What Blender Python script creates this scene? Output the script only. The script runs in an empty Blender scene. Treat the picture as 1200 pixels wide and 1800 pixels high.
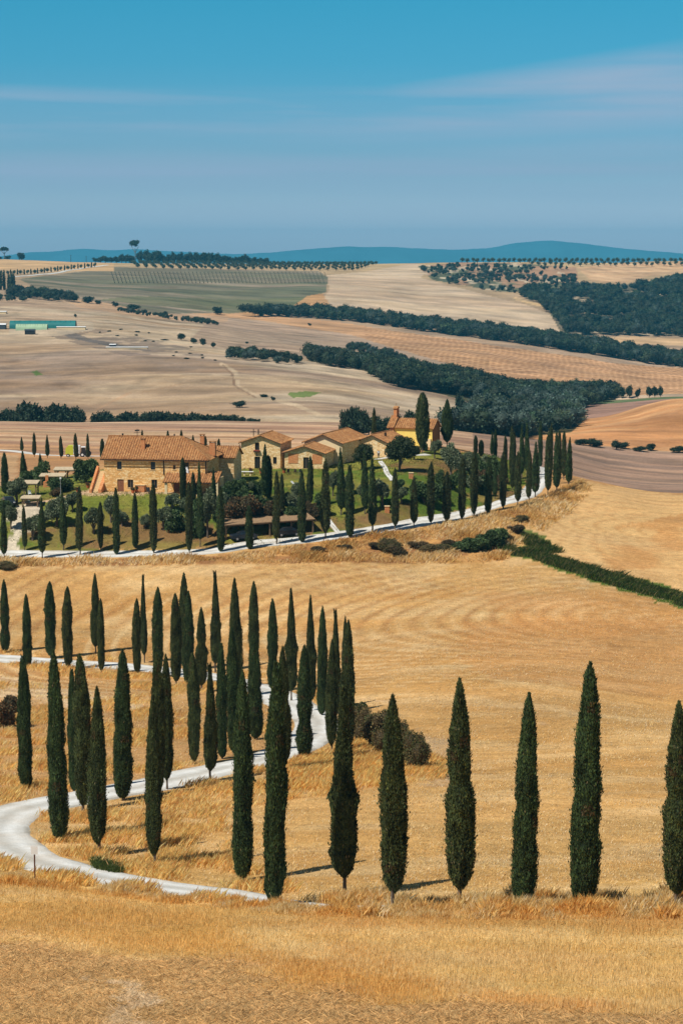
import bpy, math, random
import numpy as np
from mathutils import Vector

# ------------------------------------------------------------------ camera, sky, sun, exposure
F = 3400.0                      # focal length in pixels of the 1200 x 1800 photograph
HZ = 455.0                      # height of the horizon in the photograph
TH = math.atan((900 - HZ) / F)  # downward pitch
ST, CT = math.sin(TH), math.cos(TH)
SUN_EL, SUN_AZ = 55.0, 38.0     # elevation; shadows run to the right and away by SUN_AZ degrees

sc = bpy.context.scene
cam_d = bpy.data.cameras.new('camera')
cam = bpy.data.objects.new('camera', cam_d)
sc.collection.objects.link(cam)
cam.location = (0, 0, 0)
cam.rotation_euler = (math.radians(90) - TH, 0, 0)
cam_d.sensor_fit = 'VERTICAL'
cam_d.sensor_height = 36.0
cam_d.lens = 36.0 * F / 1800.0
cam_d.clip_start = 0.5
cam_d.clip_end = 60000
sc.camera = cam

sc.view_settings.view_transform = 'Standard'
sc.view_settings.look = 'None'
sc.view_settings.gamma = 1.0
sc.view_settings.exposure = 0.0
sc.cycles.max_bounces = 4
sc.cycles.volume_bounces = 0
sc.cycles.transparent_max_bounces = 6

w = bpy.data.worlds.new('World'); sc.world = w; w.use_nodes = True
nt = w.node_tree; nt.nodes.clear()
def N(t, x=0, **kw):
    n = nt.nodes.new(t)
    for k, v in kw.items(): setattr(n, k, v)
    return n
wo = N('ShaderNodeOutputWorld'); bg = N('ShaderNodeBackground')
sky = N('ShaderNodeTexSky', sky_type='NISHITA', sun_disc=False)
sky.sun_elevation = math.radians(SUN_EL)
sky.sun_rotation = math.radians(-(90 + SUN_AZ))
sky.altitude = 300; sky.air_density = 1.0; sky.dust_density = 0.6; sky.ozone_density = 2.0
geo = N('ShaderNodeTexCoord'); sep = N('ShaderNodeSeparateXYZ')
nt.links.new(geo.outputs['Generated'], sep.inputs[0])
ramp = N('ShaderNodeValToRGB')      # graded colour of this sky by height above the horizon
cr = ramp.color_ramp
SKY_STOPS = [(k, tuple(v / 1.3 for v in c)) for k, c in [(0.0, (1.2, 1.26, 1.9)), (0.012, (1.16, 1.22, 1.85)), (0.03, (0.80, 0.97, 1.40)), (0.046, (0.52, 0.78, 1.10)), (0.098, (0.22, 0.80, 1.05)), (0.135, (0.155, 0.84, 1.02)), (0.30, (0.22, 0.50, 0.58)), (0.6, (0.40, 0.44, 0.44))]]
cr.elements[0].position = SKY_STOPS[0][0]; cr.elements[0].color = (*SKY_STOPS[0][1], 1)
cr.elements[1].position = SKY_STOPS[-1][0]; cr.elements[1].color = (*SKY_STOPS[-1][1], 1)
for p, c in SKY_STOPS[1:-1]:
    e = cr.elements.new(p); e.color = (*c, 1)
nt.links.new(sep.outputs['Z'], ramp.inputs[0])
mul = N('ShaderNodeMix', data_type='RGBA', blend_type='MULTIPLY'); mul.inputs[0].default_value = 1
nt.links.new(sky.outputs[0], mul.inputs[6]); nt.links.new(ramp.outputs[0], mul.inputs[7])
# thin streaks of high cloud
mp = N('ShaderNodeMapping'); mp.inputs['Scale'].default_value = (2.6, 2.6, 48.0)
mp.inputs['Rotation'].default_value = (0, math.radians(-2.4), 0)
nt.links.new(geo.outputs['Generated'], mp.inputs[0])
nz = N('ShaderNodeTexNoise'); nz.inputs['Scale'].default_value = 1.25; nz.inputs['Detail'].default_value = 6; nz.inputs['Roughness'].default_value = 0.52
nz.inputs['Distortion'].default_value = 0.25
nt.links.new(mp.outputs[0], nz.inputs['Vector'])
cmr = N('ShaderNodeMapRange'); cmr.inputs[1].default_value = 0.38; cmr.inputs[2].default_value = 0.60; cmr.inputs[3].default_value = 0; cmr.inputs[4].default_value = 0.85
nt.links.new(nz.outputs[0], cmr.inputs[0])
def band(c0, c1, c2, c3):           # 0 outside, 1 inside a band of heights
    r = N('ShaderNodeValToRGB'); q = r.color_ramp
    q.elements[0].position = c0; q.elements[0].color = (0, 0, 0, 1)
    q.elements[1].position = c3; q.elements[1].color = (0, 0, 0, 1)
    for p in (c1, c2):
        e = q.elements.new(p); e.color = (1, 1, 1, 1)
    nt.links.new(sep.outputs['Z'], r.inputs[0]); return r
def mth(op, a_, b_=None, clamp=False):
    n = N('ShaderNodeMath', operation=op); n.use_clamp = clamp
    for i, v in enumerate((a_, b_)):
        if v is None: continue
        if isinstance(v, (int, float)): n.inputs[i].default_value = v
        else: nt.links.new(v, n.inputs[i])
    return n.outputs[0]
def streak(z0, slope, half, gain, x0=0.02):      # a bank of thin cloud that climbs to the right of x0
    xr = mth('MAXIMUM', mth('SUBTRACT', sep.outputs['X'], x0), 0.0)
    d = mth('ABSOLUTE', mth('SUBTRACT', mth('SUBTRACT', sep.outputs['Z'], mth('MULTIPLY', xr, slope)), z0))
    return mth('MULTIPLY', mth('SUBTRACT', 1.0, mth('DIVIDE', d, mth('ADD', half, mth('MULTIPLY', xr, half * 4))), True), gain)
_s = mth('ADD', mth('ADD', streak(0.0725, 0.09, 0.0145, 1.5), streak(0.043, 0.01, 0.012, 0.9)), streak(0.058, 0.03, 0.03, 0.25), True)
class cm2: outputs = [mth('MULTIPLY', mth('ADD', mth('MULTIPLY', cmr.outputs[0], 1.0), 0.12), _s, True)]
cld = N('ShaderNodeMix', data_type='RGBA'); cld.inputs[7].default_value = (2.9, 3.95, 5.3, 1)
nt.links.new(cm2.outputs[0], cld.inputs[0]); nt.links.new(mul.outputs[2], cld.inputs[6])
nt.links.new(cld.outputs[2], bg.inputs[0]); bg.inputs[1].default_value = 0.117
nt.links.new(bg.outputs[0], wo.inputs[0])

sd = bpy.data.lights.new('sun', 'SUN'); sd.energy = 5.0; sd.angle = math.radians(0.5); sd.color = (1.0, 0.93, 0.82)
so = bpy.data.objects.new('sun', sd); sc.collection.objects.link(so)
_e, _a = math.radians(SUN_EL), math.radians(SUN_AZ)
LD = Vector((math.cos(_a) * math.cos(_e), math.sin(_a) * math.cos(_e), -math.sin(_e)))
so.rotation_euler = LD.to_track_quat('-Z', 'Y').to_euler()
so.location = (0, 0, 300)

# ------------------------------------------------------------------ helpers
COL = sc.collection
rng = np.random.default_rng(7)
random.seed(7)
def lin(c):
    c = np.asarray(c, float) / 255.0
    return np.where(c <= 0.04045, c / 12.92, ((c + 0.055) / 1.055) ** 2.4)
ALB = 0.92
def alb(r, g, b): return lin((r, g, b)) * ALB        # real colour of a surface that photographs as r,g,b in this sun
def ray(px, py):
    a = (px - 600.0) / F; b = (900.0 - py) / F
    return a, b * ST + CT, b * CT - ST
def proj(X, Y, Z):
    yc = Y * CT - Z * ST; zc = Y * ST + Z * CT
    return 600 + F * X / yc, 900 - F * zc / yc
def tag(o, label=None, cat=None, group=None, kind=None):
    if label: o['label'] = label
    if cat: o['category'] = cat
    if group: o['group'] = group
    if kind: o['kind'] = kind
    return o
def link(name, data, parent=None):
    o = bpy.data.objects.new(name, data); COL.objects.link(o)
    if parent: o.parent = parent
    return o
def thing(name, label, cat, loc, rz=0.0, group=None, scale=None):
    o = link(name, None); o.empty_display_size = 0.3
    o.location = loc; o.rotation_euler = (0, 0, rz)
    if scale: o.scale = scale
    return tag(o, label, cat, group)
def np_mesh(name, V, Fc, mat=None, col=None, smooth=False, n=3):
    """V (v,3); Fc (f,n) all faces of n corners; col (v,3) per-vertex colour"""
    V = np.ascontiguousarray(V, np.float32); Fc = np.ascontiguousarray(Fc, np.int32)
    me = bpy.data.meshes.new(name); me.vertices.add(len(V)); me.vertices.foreach_set('co', V.ravel())
    f = len(Fc); me.loops.add(f * n); me.loops.foreach_set('vertex_index', Fc.ravel())
    me.polygons.add(f); me.polygons.foreach_set('loop_start', np.arange(0, f * n, n, dtype=np.int32))
    me.polygons.foreach_set('loop_total', np.full(f, n, np.int32))
    if smooth: me.polygons.foreach_set('use_smooth', np.ones(f, bool))
    me.update(calc_edges=True)
    if col is not None:
        a = me.color_attributes.new('Col', 'FLOAT_COLOR', 'POINT')
        c = np.ones((len(V), 4), np.float32); c[:, :3] = col; a.data.foreach_set('color', c.ravel())
    if mat: me.materials.append(mat)
    return me
def hash2(ix, iy, s):
    h = (ix.astype(np.int64) * 374761393 + iy.astype(np.int64) * 668265263 + s * 1442695041) & 0xFFFFFFFF
    h = ((h ^ (h >> 13)) * 1274126177) & 0xFFFFFFFF
    return ((h ^ (h >> 16)) & 0xFFFFFF) / float(0xFFFFFF)
def vnoise(x, y, s=0):
    x = np.asarray(x, float); y = np.asarray(y, float)
    ix = np.floor(x); iy = np.floor(y); fx = x - ix; fy = y - iy
    fx = fx * fx * (3 - 2 * fx); fy = fy * fy * (3 - 2 * fy)
    ix = ix.astype(np.int64); iy = iy.astype(np.int64)
    a = hash2(ix, iy, s); b = hash2(ix + 1, iy, s); c = hash2(ix, iy + 1, s); d = hash2(ix + 1, iy + 1, s)
    return (a * (1 - fx) + b * fx) * (1 - fy) + (c * (1 - fx) + d * fx) * fy
def fbm(x, y, s=0, o=4):
    r = 0; a = 0.5; t = 0
    for k in range(o):
        r = r + a * vnoise(x * 2 ** k, y * 2 ** k, s + k * 17); t += a; a *= 0.5
    return r / t

# ------------------------------------------------------------------ materials
def mat_new(name):
    m = bpy.data.materials.new(name); m.use_nodes = True
    nt_ = m.node_tree; b = nt_.nodes['Principled BSDF']
    b.inputs['Specular IOR Level'].default_value = 0.2
    return m, nt_, b
def nmix(nt_, a, b, fac, mode='MIX'):
    n = nt_.nodes.new('ShaderNodeMix'); n.data_type = 'RGBA'; n.blend_type = mode
    for s, v in ((0, fac), (6, a), (7, b)):
        if hasattr(v, 'is_linked'): nt_.links.new(v, n.inputs[s])
        elif isinstance(v, (int, float)): n.inputs[s].default_value = v
        else: n.inputs[s].default_value = (*v, 1)
    return n.outputs[2]
def nnoise(nt_, scale, detail=4, vec=None, rough=0.6, lo=0.0, hi=1.0, a=0.3, b=0.7):
    n = nt_.nodes.new('ShaderNodeTexNoise'); n.inputs['Scale'].default_value = scale; n.inputs['Detail'].default_value = detail; n.inputs['Roughness'].default_value = rough
    if vec is not None: nt_.links.new(vec, n.inputs['Vector'])
    r = nt_.nodes.new('ShaderNodeMapRange'); r.inputs[1].default_value = a; r.inputs[2].default_value = b; r.inputs[3].default_value = lo; r.inputs[4].default_value = hi
    nt_.links.new(n.outputs[0], r.inputs[0]); return r.outputs[0]
def ncoord(nt_, kind='Object', scale=(1, 1, 1), rot=(0, 0, 0)):
    t = nt_.nodes.new('ShaderNodeTexCoord'); m = nt_.nodes.new('ShaderNodeMapping'); m.inputs['Scale'].default_value = scale; m.inputs['Rotation'].default_value = rot
    nt_.links.new(t.outputs[kind], m.inputs[0]); return m.outputs[0]
def nbump(nt_, b, h, dist=0.05, strength=0.6):
    n = nt_.nodes.new('ShaderNodeBump'); n.inputs['Distance'].default_value = dist; n.inputs['Strength'].default_value = strength
    nt_.links.new(h, n.inputs['Height']); nt_.links.new(n.outputs[0], b.inputs['Normal'])
def mat_attr(name, rough=0.85, spec=0.15, noise=None, trans=0.0):
    m, t, b = mat_new(name)
    a = t.nodes.new('ShaderNodeVertexColor'); a.layer_name = 'Col'
    c = a.outputs[0]
    if noise:
        f = nnoise(t, noise, 3, ncoord(t), lo=0.65, hi=1.35)
        cc = t.nodes.new('ShaderNodeVectorMath'); cc.operation = 'SCALE'; t.links.new(c, cc.inputs[0]); t.links.new(f, cc.inputs['Scale']); c = cc.outputs[0]
    t.links.new(c, b.inputs['Base Color']); b.inputs['Roughness'].default_value = rough; b.inputs['Specular IOR Level'].default_value = spec
    return m
def mat_plain(name, rgb, rough=0.8, var=0.25, scale=6, metal=0.0, spec=0.2):
    m, t, b = mat_new(name)
    rgb = np.asarray(rgb, float)
    c = nmix(t, tuple(rgb * (1 - var)), tuple(np.minimum(rgb * (1 + var), 0.9)), nnoise(t, scale, 4, ncoord(t)))
    t.links.new(c, b.inputs['Base Color']); b.inputs['Roughness'].default_value = rough; b.inputs['Metallic'].default_value = metal; b.inputs['Specular IOR Level'].default_value = spec
    return m
M = {}
M['leaf'] = mat_attr('foliage', 0.7, 0.2)
M['straw'] = mat_attr('dry_straw', 0.8, 0.1)
_t = M['straw'].node_tree; _b = _t.nodes['Principled BSDF']; _tr = _t.nodes.new('ShaderNodeBsdfTranslucent'); _mx = _t.nodes.new('ShaderNodeMixShader'); _mx.inputs[0].default_value = 0.5
_t.links.new(_b.inputs['Base Color'].links[0].from_socket, _tr.inputs[0]); _t.links.new(_b.outputs[0], _mx.inputs[1]); _t.links.new(_tr.outputs[0], _mx.inputs[2]); _t.links.new(_mx.outputs[0], _t.nodes['Material Output'].inputs['Surface'])
M['bark'] = mat_plain('bark', (0.14, 0.11, 0.085), 0.9, 0.4, 9)
# ground: colour of each field from the attribute, plus fine straw and soil grain
m, t, b = mat_new('fields')
a = t.nodes.new('ShaderNodeVertexColor'); a.layer_name = 'Col'
def scl(t, c, f):
    cc = t.nodes.new('ShaderNodeVectorMath'); cc.operation = 'SCALE'; t.links.new(c, cc.inputs[0]); t.links.new(f, cc.inputs['Scale']); return cc.outputs[0]
c = scl(t, a.outputs[0], nnoise(t, 1.1, 8, ncoord(t, 'Object', (1, 1, 1)), 0.75, 0.70, 1.26, 0.3, 0.7))
c = scl(t, c, nnoise(t, 5.0, 4, ncoord(t, 'Object', (1, 1, 1)), 0.7, 0.78, 1.2, 0.3, 0.7))
c = scl(t, c, nnoise(t, 0.05, 8, ncoord(t, 'Object', (0.35, 1.6, 1)), 0.72, 0.80, 1.17, 0.34, 0.66))
c = nmix(t, c, (1.02, 1.0, 0.93), nnoise(t, 0.03, 7, ncoord(t, 'Object', (0.5, 1.3, 1)), 0.7, 0.0, 1.0, 0.4, 0.6), 'MULTIPLY')
c = nmix(t, c, (0.94, 0.98, 1.02), nnoise(t, 0.021, 7, ncoord(t, 'Object', (0.6, 1.5, 1)), 0.7, 0.0, 1.0, 0.45, 0.65), 'MULTIPLY')
t.links.new(c, b.inputs['Base Color']); b.inputs['Roughness'].default_value = 0.95; b.inputs['Specular IOR Level'].default_value = 0.05
nbump(t, b, nnoise(t, 3.0, 6, ncoord(t, 'Object'), 0.7), 0.12, 0.7)
M['fields'] = m
# ------------------------------------------------------------------ terrain
CP = np.array([0, 150, 300, 450, 600, 750, 900, 1050, 1200], float)
LM = [  # distances of a landmark on nine sight lines, and where it meets the photograph's rows
 ([66]*9, [1800]*9),
 ([84]*9, [1690]*9),
 ([111,110,107,102,99,98,98,98,98], [1546,1560,1582,1598,1608,1612,1612,1612,1612]),
 ([117,116,113,108,105,104,104,104,104], [1530,1537,1556,1580,1590,1592,1592,1592,1590]),
 ([150]*9, [1398,1398,1392,1388,1385,1385,1384,1380,1378]),
 ([185]*9, [1295,1293,1292,1290,1292,1290,1288,1285,1283]),
 ([215]*9, [1225,1222,1220,1218,1212,1200,1197,1212,1232]),
 ([248,248,248,248,248,248,248,246,240], [1158,1162,1168,1162,1148,1130,1128,1135,1160]),
 ([275,275,275,275,275,275,275,270,262], [1080,1080,1078,1075,1070,1060,1052,1062,1095]),
 ([296,296,296,298,300,303,303,293,280], [995,995,995,985,980,975,973,1000,1048]),
 ([303,304,305,308,314,324,345,330,316], [975,975,972,960,943,918,878,925,968]),
 ([322,325,328,332,338,345,372,365,345], [885,872,866,858,850,835,850,862,905]),
 ([360,360,362,362,368,388,400,392,372], [850,835,828,822,812,786,812,846,872]),
 ([420,420,420,420,425,440,445,440,430], [812,810,808,806,804,806,828,880,888]),
 ([455,455,455,460,480,500,510,520,520], [797,800,800,800,798,800,812,851,862]),
 ([640,650,660,670,680,690,690,700,700], [741,742,741,740,742,752,770,790,802]),
 ([760,760,760,770,780,780,780,760,750], [752,752,750,746,745,758,768,766,776]),
 ([850,860,860,870,880,880,880,900,900], [720,722,718,712,715,735,745,738,703]),
 ([1000]*9, [665,660,655,660,675,700,722,722,710]),
 ([1120]*9, [625,620,620,630,645,672,700,706,698]),
 ([1300]*9, [592,592,600,615,632,655,668,688,690]),
 ([1450]*9, [560,565,580,600,618,640,655,670,682]),
 ([1650]*9, [535,545,560,580,594,606,622,642,656]),
 ([1800]*9, [520,530,546,560,575,588,602,622,641]),
 ([1950]*9, [508,518,532,548,556,570,585,600,612]),
 ([2200]*9, [488,495,501,508,512,521,532,545,555]),
 ([2500]*9, [470,472,474,476,478,482,488,492,495]),
 ([2800]*9, [456,461,463,464,464,462,461,462,459]),
 ([3400]*9, [466,468,470,470,470,468,468,466,466]),
 ([6000]*9, [472]*9), ([17500]*9, [464]*9)]
LDt = np.array([l[0] for l in LM], float); LYt = np.array([l[1] for l in LM], float)
def col_interp(T, px):          # smooth across the sight lines
    px = np.clip(px, CP[0], CP[-1] - 1e-6); i = np.clip(((px - CP[0]) / 150).astype(int), 0, len(CP) - 2)
    f = (px - CP[i]) / 150.0
    sl = np.zeros_like(T); sl[:, 1:-1] = (T[:, 2:] - T[:, :-2]) / 2
    f2, f3 = f * f, f * f * f
    return T[:, i] * (2 * f3 - 3 * f2 + 1) + sl[:, i] * (f3 - 2 * f2 + f) + T[:, i + 1] * (-2 * f3 + 3 * f2) + sl[:, i + 1] * (f3 - f2)
PXC = np.concatenate([np.linspace(-1500, -140, 40), np.arange(-130, 1331, 2.5), np.linspace(1340, 2700, 40)])
UC = (PXC - 600) / F
ROW = np.concatenate([np.geomspace(2, 60, 30)[:-1], np.geomspace(60, 430, 400)[:-1], np.geomspace(430, 3200, 420)[:-1], np.geomspace(3200, 17400, 30)])
def pchip(x, y, xi):
    h = np.diff(x); d = np.diff(y) / h; m = np.zeros_like(y)
    w1 = 2 * h[1:] + h[:-1]; w2 = h[1:] + 2 * h[:-1]
    ok = d[:-1] * d[1:] > 0
    with np.errstate(divide='ignore', invalid='ignore'):
        m[1:-1] = np.where(ok, (w1 + w2) / (w1 / d[:-1] + w2 / d[1:]), 0)
    m[0] = d[0]; m[-1] = d[-1]
    i = np.clip(np.searchsorted(x, xi) - 1, 0, len(x) - 2); t = (xi - x[i]) / h[i]
    t2, t3 = t * t, t ** 3
    return y[i] * (2 * t3 - 3 * t2 + 1) + h[i] * m[i] * (t3 - 2 * t2 + t) + y[i + 1] * (-2 * t3 + 3 * t2) + h[i] * m[i + 1] * (t3 - t2)
DK = col_interp(LDt, PXC); YK = col_interp(LYt, PXC)
ZG = np.zeros((len(ROW), len(PXC)))
for j in range(len(PXC)):
    _, yc, zc = ray(0, YK[:, j])
    zk = DK[:, j] * zc / yc
    x = np.concatenate([[1.0, 15.0, 30.0, 50.0], DK[:, j]]); y = np.concatenate([[-2.4, -8.4, -14.4, -21.2], zk])
    ZG[:, j] = pchip(np.log(x), y, np.log(ROW))
XG = ROW[:, None] * UC[None, :]; YG = np.repeat(ROW[:, None], len(PXC), 1)
amp = np.interp(ROW, [60, 120, 300, 420, 700, 1500, 2500, 3000], [0.0, 0.15, 0.12, 0.1, 1.2, 4.5, 2.0, 0.6])[:, None]
amp = amp * (1 - 0.9 * np.clip((PXC[None, :] - 880) / 100, 0, 1) * (ROW[:, None] > 380) * (ROW[:, None] < 1150))
ZG += amp * (fbm(XG / 90, YG / 120, 3, 4) - 0.5) * 2
ZG += np.interp(ROW, [60, 100, 300, 600], [0.1, 0.06, 0.05, 0.0])[:, None] * (fbm(XG / 2.5, YG / 2.5, 9, 3) - 0.5) * 2
def height(X, Y):
    X = np.asarray(X, float); Y = np.asarray(Y, float); u = X / Y
    j = np.clip(np.searchsorted(UC, u) - 1, 0, len(UC) - 2); i = np.clip(np.searchsorted(ROW, Y) - 1, 0, len(ROW) - 2)
    fu = np.clip((u - UC[j]) / (UC[j + 1] - UC[j]), 0, 1); fy = np.clip((Y - ROW[i]) / (ROW[i + 1] - ROW[i]), 0, 1)
    return (ZG[i, j] * (1 - fu) + ZG[i, j + 1] * fu) * (1 - fy) + (ZG[i + 1, j] * (1 - fu) + ZG[i + 1, j + 1] * fu) * fy
def ground(px, py, d0=60.0, d1=3300.0):
    """point of the ground seen at a pixel, searched between two distances (nearest miss if the ray clears it)"""
    a, yc, zc = ray(px, py); D = np.geomspace(d0, d1, 1600); X = a / yc * D; Zr = zc / yc * D
    g = height(X, D) - Zr; k = np.nonzero(g >= 0)[0]
    k = k[0] if len(k) else int(np.argmax(g / D))
    return Vector((X[k], D[k], height(X[k], D[k])))
def inpoly(px, py, poly):
    px = np.asarray(px); py = np.asarray(py); r = np.zeros(px.shape, bool); n = len(poly)
    for i in range(n):
        x1, y1 = poly[i]; x2, y2 = poly[(i + 1) % n]
        if y1 == y2: continue
        c = (y1 > py) != (y2 > py)
        r ^= c & (px < (x2 - x1) * (py - y1) / (y2 - y1) + x1)
    return r
# colour of every field
PXg, PYg = proj(XG, YG, ZG)
jx = (fbm(XG / 6 * (300 / YG), YG / 6 * (300 / YG), 21, 3) - 0.5); jy = (fbm(XG / 6 * (300 / YG) + 50, YG / 9 * (300 / YG), 22, 3) - 0.5)
big = np.interp(YG, [100, 118, 300, 500], [1.0, 0.35, 0.2, 0.0])
jx = jx + 0.0; bx_ = fbm(XG / 5, YG / 4, 23, 4) - 0.5; by_ = fbm(XG / 5 + 9, YG / 4, 24, 4) - 0.5
fx_ = fbm(XG / 0.5, YG / 0.7, 25, 3) - 0.5
QX = PXg + jx * 10 + big * (220 * bx_ + 60 * fx_); QY = PYg + jy * 4 + big * (60 * by_ + 22 * fx_)
C = np.zeros(XG.shape + (3,))
def lerp_by(xs, cols, v):
    cols = np.array([alb(*c) for c in cols]); return np.stack([np.interp(v, xs, cols[:, k]) for k in range(3)], -1)
C[:] = lerp_by([60, 100, 130, 250, 300, 420, 640, 700, 1000, 1300, 1700, 2200, 2800, 3500, 17000],
    [(208,164,102), (208,164,100), (214,172,112), (204,160,104), (212,170,112), (186,140,96), (196,160,132), (176,148,122), (184,160,138), (196,172,146), (176,150,126), (170,146,118), (196,168,126), (120,130,110), (90,110,100)], YG)
def mix_to(mask, rgb, f=1.0):
    global C
    mk = (mask * f)[..., None]; C = C * (1 - mk) + alb(*rgb) * mk
def sm(x, a, b_): return np.clip((x - a) / (b_ - a), 0, 1)
def P(poly, d0, d1): return inpoly(QX, QY, poly) & (YG > d0) & (YG < d1)
def PS(poly, d0, d1, r=70, ry=26, nsx=2.5):
    rr_ = (YG > d0) & (YG < d1); a_ = np.zeros(YG.shape); i0 = np.nonzero(rr_.any(1))[0]; sl = slice(i0[0], i0[-1] + 1)
    for k in range(14):
        t_ = k * 2.4; q = math.sqrt((k + 0.5) / 14); a_[sl] += inpoly(QX[sl] + r * q * math.cos(t_), QY[sl] + ry * q * math.sin(t_), poly)
    return sm(a_ / 14 + (fbm(XG / nsx, YG / nsx, 27, 4) - 0.5) * 1.3, 0.3, 0.7) * rr_
def softnoise(sx, sy, s, a, b_): return sm(fbm(XG / sx, YG / sy, s, 4), a, b_)
# near fields: straw, darker standing stubble, bare soil
near = YG < 112
mix_to(near * 1.0, (222, 186, 122), 0.9)
mix_to(near * softnoise(9, 4, 31, 0.44, 0.60), (212, 168, 100), 0.6)
mix_to(near * softnoise(6, 2.5, 32, 0.52, 0.64), (234, 200, 146), 0.6)
NB = 0
for pl, cc, ff, rx, ry in [
    ([(-400,1590),(100,1585),(420,1612),(480,1650),(470,1700),(330,1690),(120,1640),(-400,1625)], (212,168,98), 0.75, 50, 14),
    ([(440,1692),(580,1655),(720,1700),(780,1742),(700,1765),(560,1750),(450,1712)], (208,160,90), 0.8, 50, 12),
    ([(440,1618),(520,1640),(620,1690),(700,1730),(560,1690),(480,1680),(470,1650)], (238,208,154), 0.8, 26, 8),
    ([(560,1640),(700,1655),(860,1720),(1200,1760),(1300,1790),(1100,1800),(820,1760),(740,1715),(640,1670)], (232,200,144), 0.65, 60, 14),
    ([(820,1740),(980,1735),(1060,1765),(1000,1790),(860,1770)], (214,162,92), 0.7, 40, 10),
    ([(500,1600),(1400,1604),(1400,1630),(900,1634),(560,1618)], (206,160,94), 0.75, 30, 6),
    ([(560,1622),(760,1636),(1400,1646),(1400,1664),(800,1658),(640,1640)], (236,204,148), 0.75, 30, 6),
    ([(-400,1650),(100,1655),(400,1705),(640,1760),(900,1775),(1300,1800),(1300,2200),(-400,2200)], (204,168,118), 0.85, 60, 16),
    ([(170,1722),(225,1725),(235,1760),(270,1790),(300,1830),(210,1830),(190,1770)], (222,196,160), 0.85, 16, 10)]:
    mk_ = PS(pl, 0, 113, rx, ry, 1.6); mix_to(mk_, cc, ff)
    if cc == (204,168,118): NB = mk_
mid = (YG > 104) & (YG < 300)
mix_to(mid * softnoise(14, 9, 33, 0.45, 0.65), (196, 148, 88), 0.6)
mix_to(mid * softnoise(10, 4, 34, 0.52, 0.66), (224, 190, 140), 0.6)
mix_to(PS([(720,1290),(800,1290),(800,1400),(740,1380)], 150, 200, 30, 10), (190, 164, 136), 0.6)
# the verge and the ground between the loops of the road
mix_to(PS([(-300,1160),(250,1182),(350,1200),(470,1235),(540,1290),(500,1330),(300,1385),(100,1400),(-300,1430)], 118, 250, 30, 10), (196, 152, 102), 0.9)
mix_to(PS([(0,1190),(100,1205),(260,1240),(300,1262),(100,1235),(-200,1212)], 180, 250, 30, 10), (222, 200, 170), 0.7)
# fold lines and harvest swaths that follow the slope
cx, cy = 48.0, 262.0
rad = np.hypot((XG - cx) * 1.0, (YG - cy) * 1.5) + 5 * fbm(XG / 30, YG / 30, 41, 3)
sw = 0.5 + 0.5 * np.sin(rad * 2 * np.pi / 3.6)
mA = (YG > 214) & (YG < 300) & (QY > 985)
mix_to(mA * sm(sw, 0.55, 1.0) * softnoise(25, 25, 42, 0.35, 0.6), (166, 116, 70), 0.6)
mix_to(mA * sm(1 - sw, 0.75, 1.0) * softnoise(20, 30, 43, 0.35, 0.6), (236, 204, 154), 0.6)
sw2 = 0.5 + 0.5 * np.sin((YG * 1.0 + XG * 0.25 + 4 * fbm(XG / 25, YG / 25, 44, 3)) * 2 * np.pi / 2.8)
mix_to(((YG > 120) & (YG < 214)) * sm(sw2, 0.7, 1.0) * softnoise(25, 12, 45, 0.35, 0.6), (186, 140, 90), 0.35)
mix_to(PS([(800,1090),(1300,1090),(1300,1250),(1200,1232),(1050,1210),(840,1188)], 214, 290, 30, 8), (198, 144, 88), 0.55)
mix_to(PS([(850,1040),(1210,1035),(1210,1100),(1100,1120),(900,1110)], 214, 290, 30, 10), (206, 150, 92), 0.5)
# bank under the farm road
bank = [(-300,985),(0,984),(200,982),(380,978),(520,962),(640,942),(740,928),(830,914),(905,894),(960,872),(1020,845),(1034,862),(1000,900),(950,935),(905,958),(885,985),(780,990),(640,988),(500,990),(300,993),(-300,999)]
mix_to(P(bank, 290, 420), (158, 112, 72), 0.95)
mix_to(P(bank, 290, 420) * softnoise(3, 3, 51, 0.45, 0.6), (214, 164, 100), 0.7)
# right field beyond the ditch
rf = [(1020,843),(1300,890),(1500,930),(1500,1140),(1200,1052),(1040,1005),(945,965),(905,940),(955,905)]
mix_to(P(rf, 270, 400), (220, 180, 126), 0.95)
rr = np.hypot(XG - 60, (YG - 330) * 1.4) + 5 * fbm(XG / 30, YG / 30, 46, 3)
mix_to(P(rf, 270, 400) * sm(np.sin(rr * 2 * np.pi / 3.6), 0.3, 1.0), (192, 144, 92), 0.55)
mix_to(P([(1020,940),(1200,900),(1300,960),(1200,1000),(1080,1000)], 270, 400) * softnoise(8, 8, 47, 0.4, 0.6), (196, 140, 84), 0.6)
# ditch
mix_to(P([(885,962),(930,962),(1040,996),(1200,1040),(1500,1125),(1500,1170),(1200,1070),(1040,1022),(930,985),(885,975)], 255, 310), (88, 110, 44), 1)
mix_to(P([(915,925),(960,945),(985,965),(950,965),(918,950)], 290, 340), (80, 104, 44), 0.9)
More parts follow.
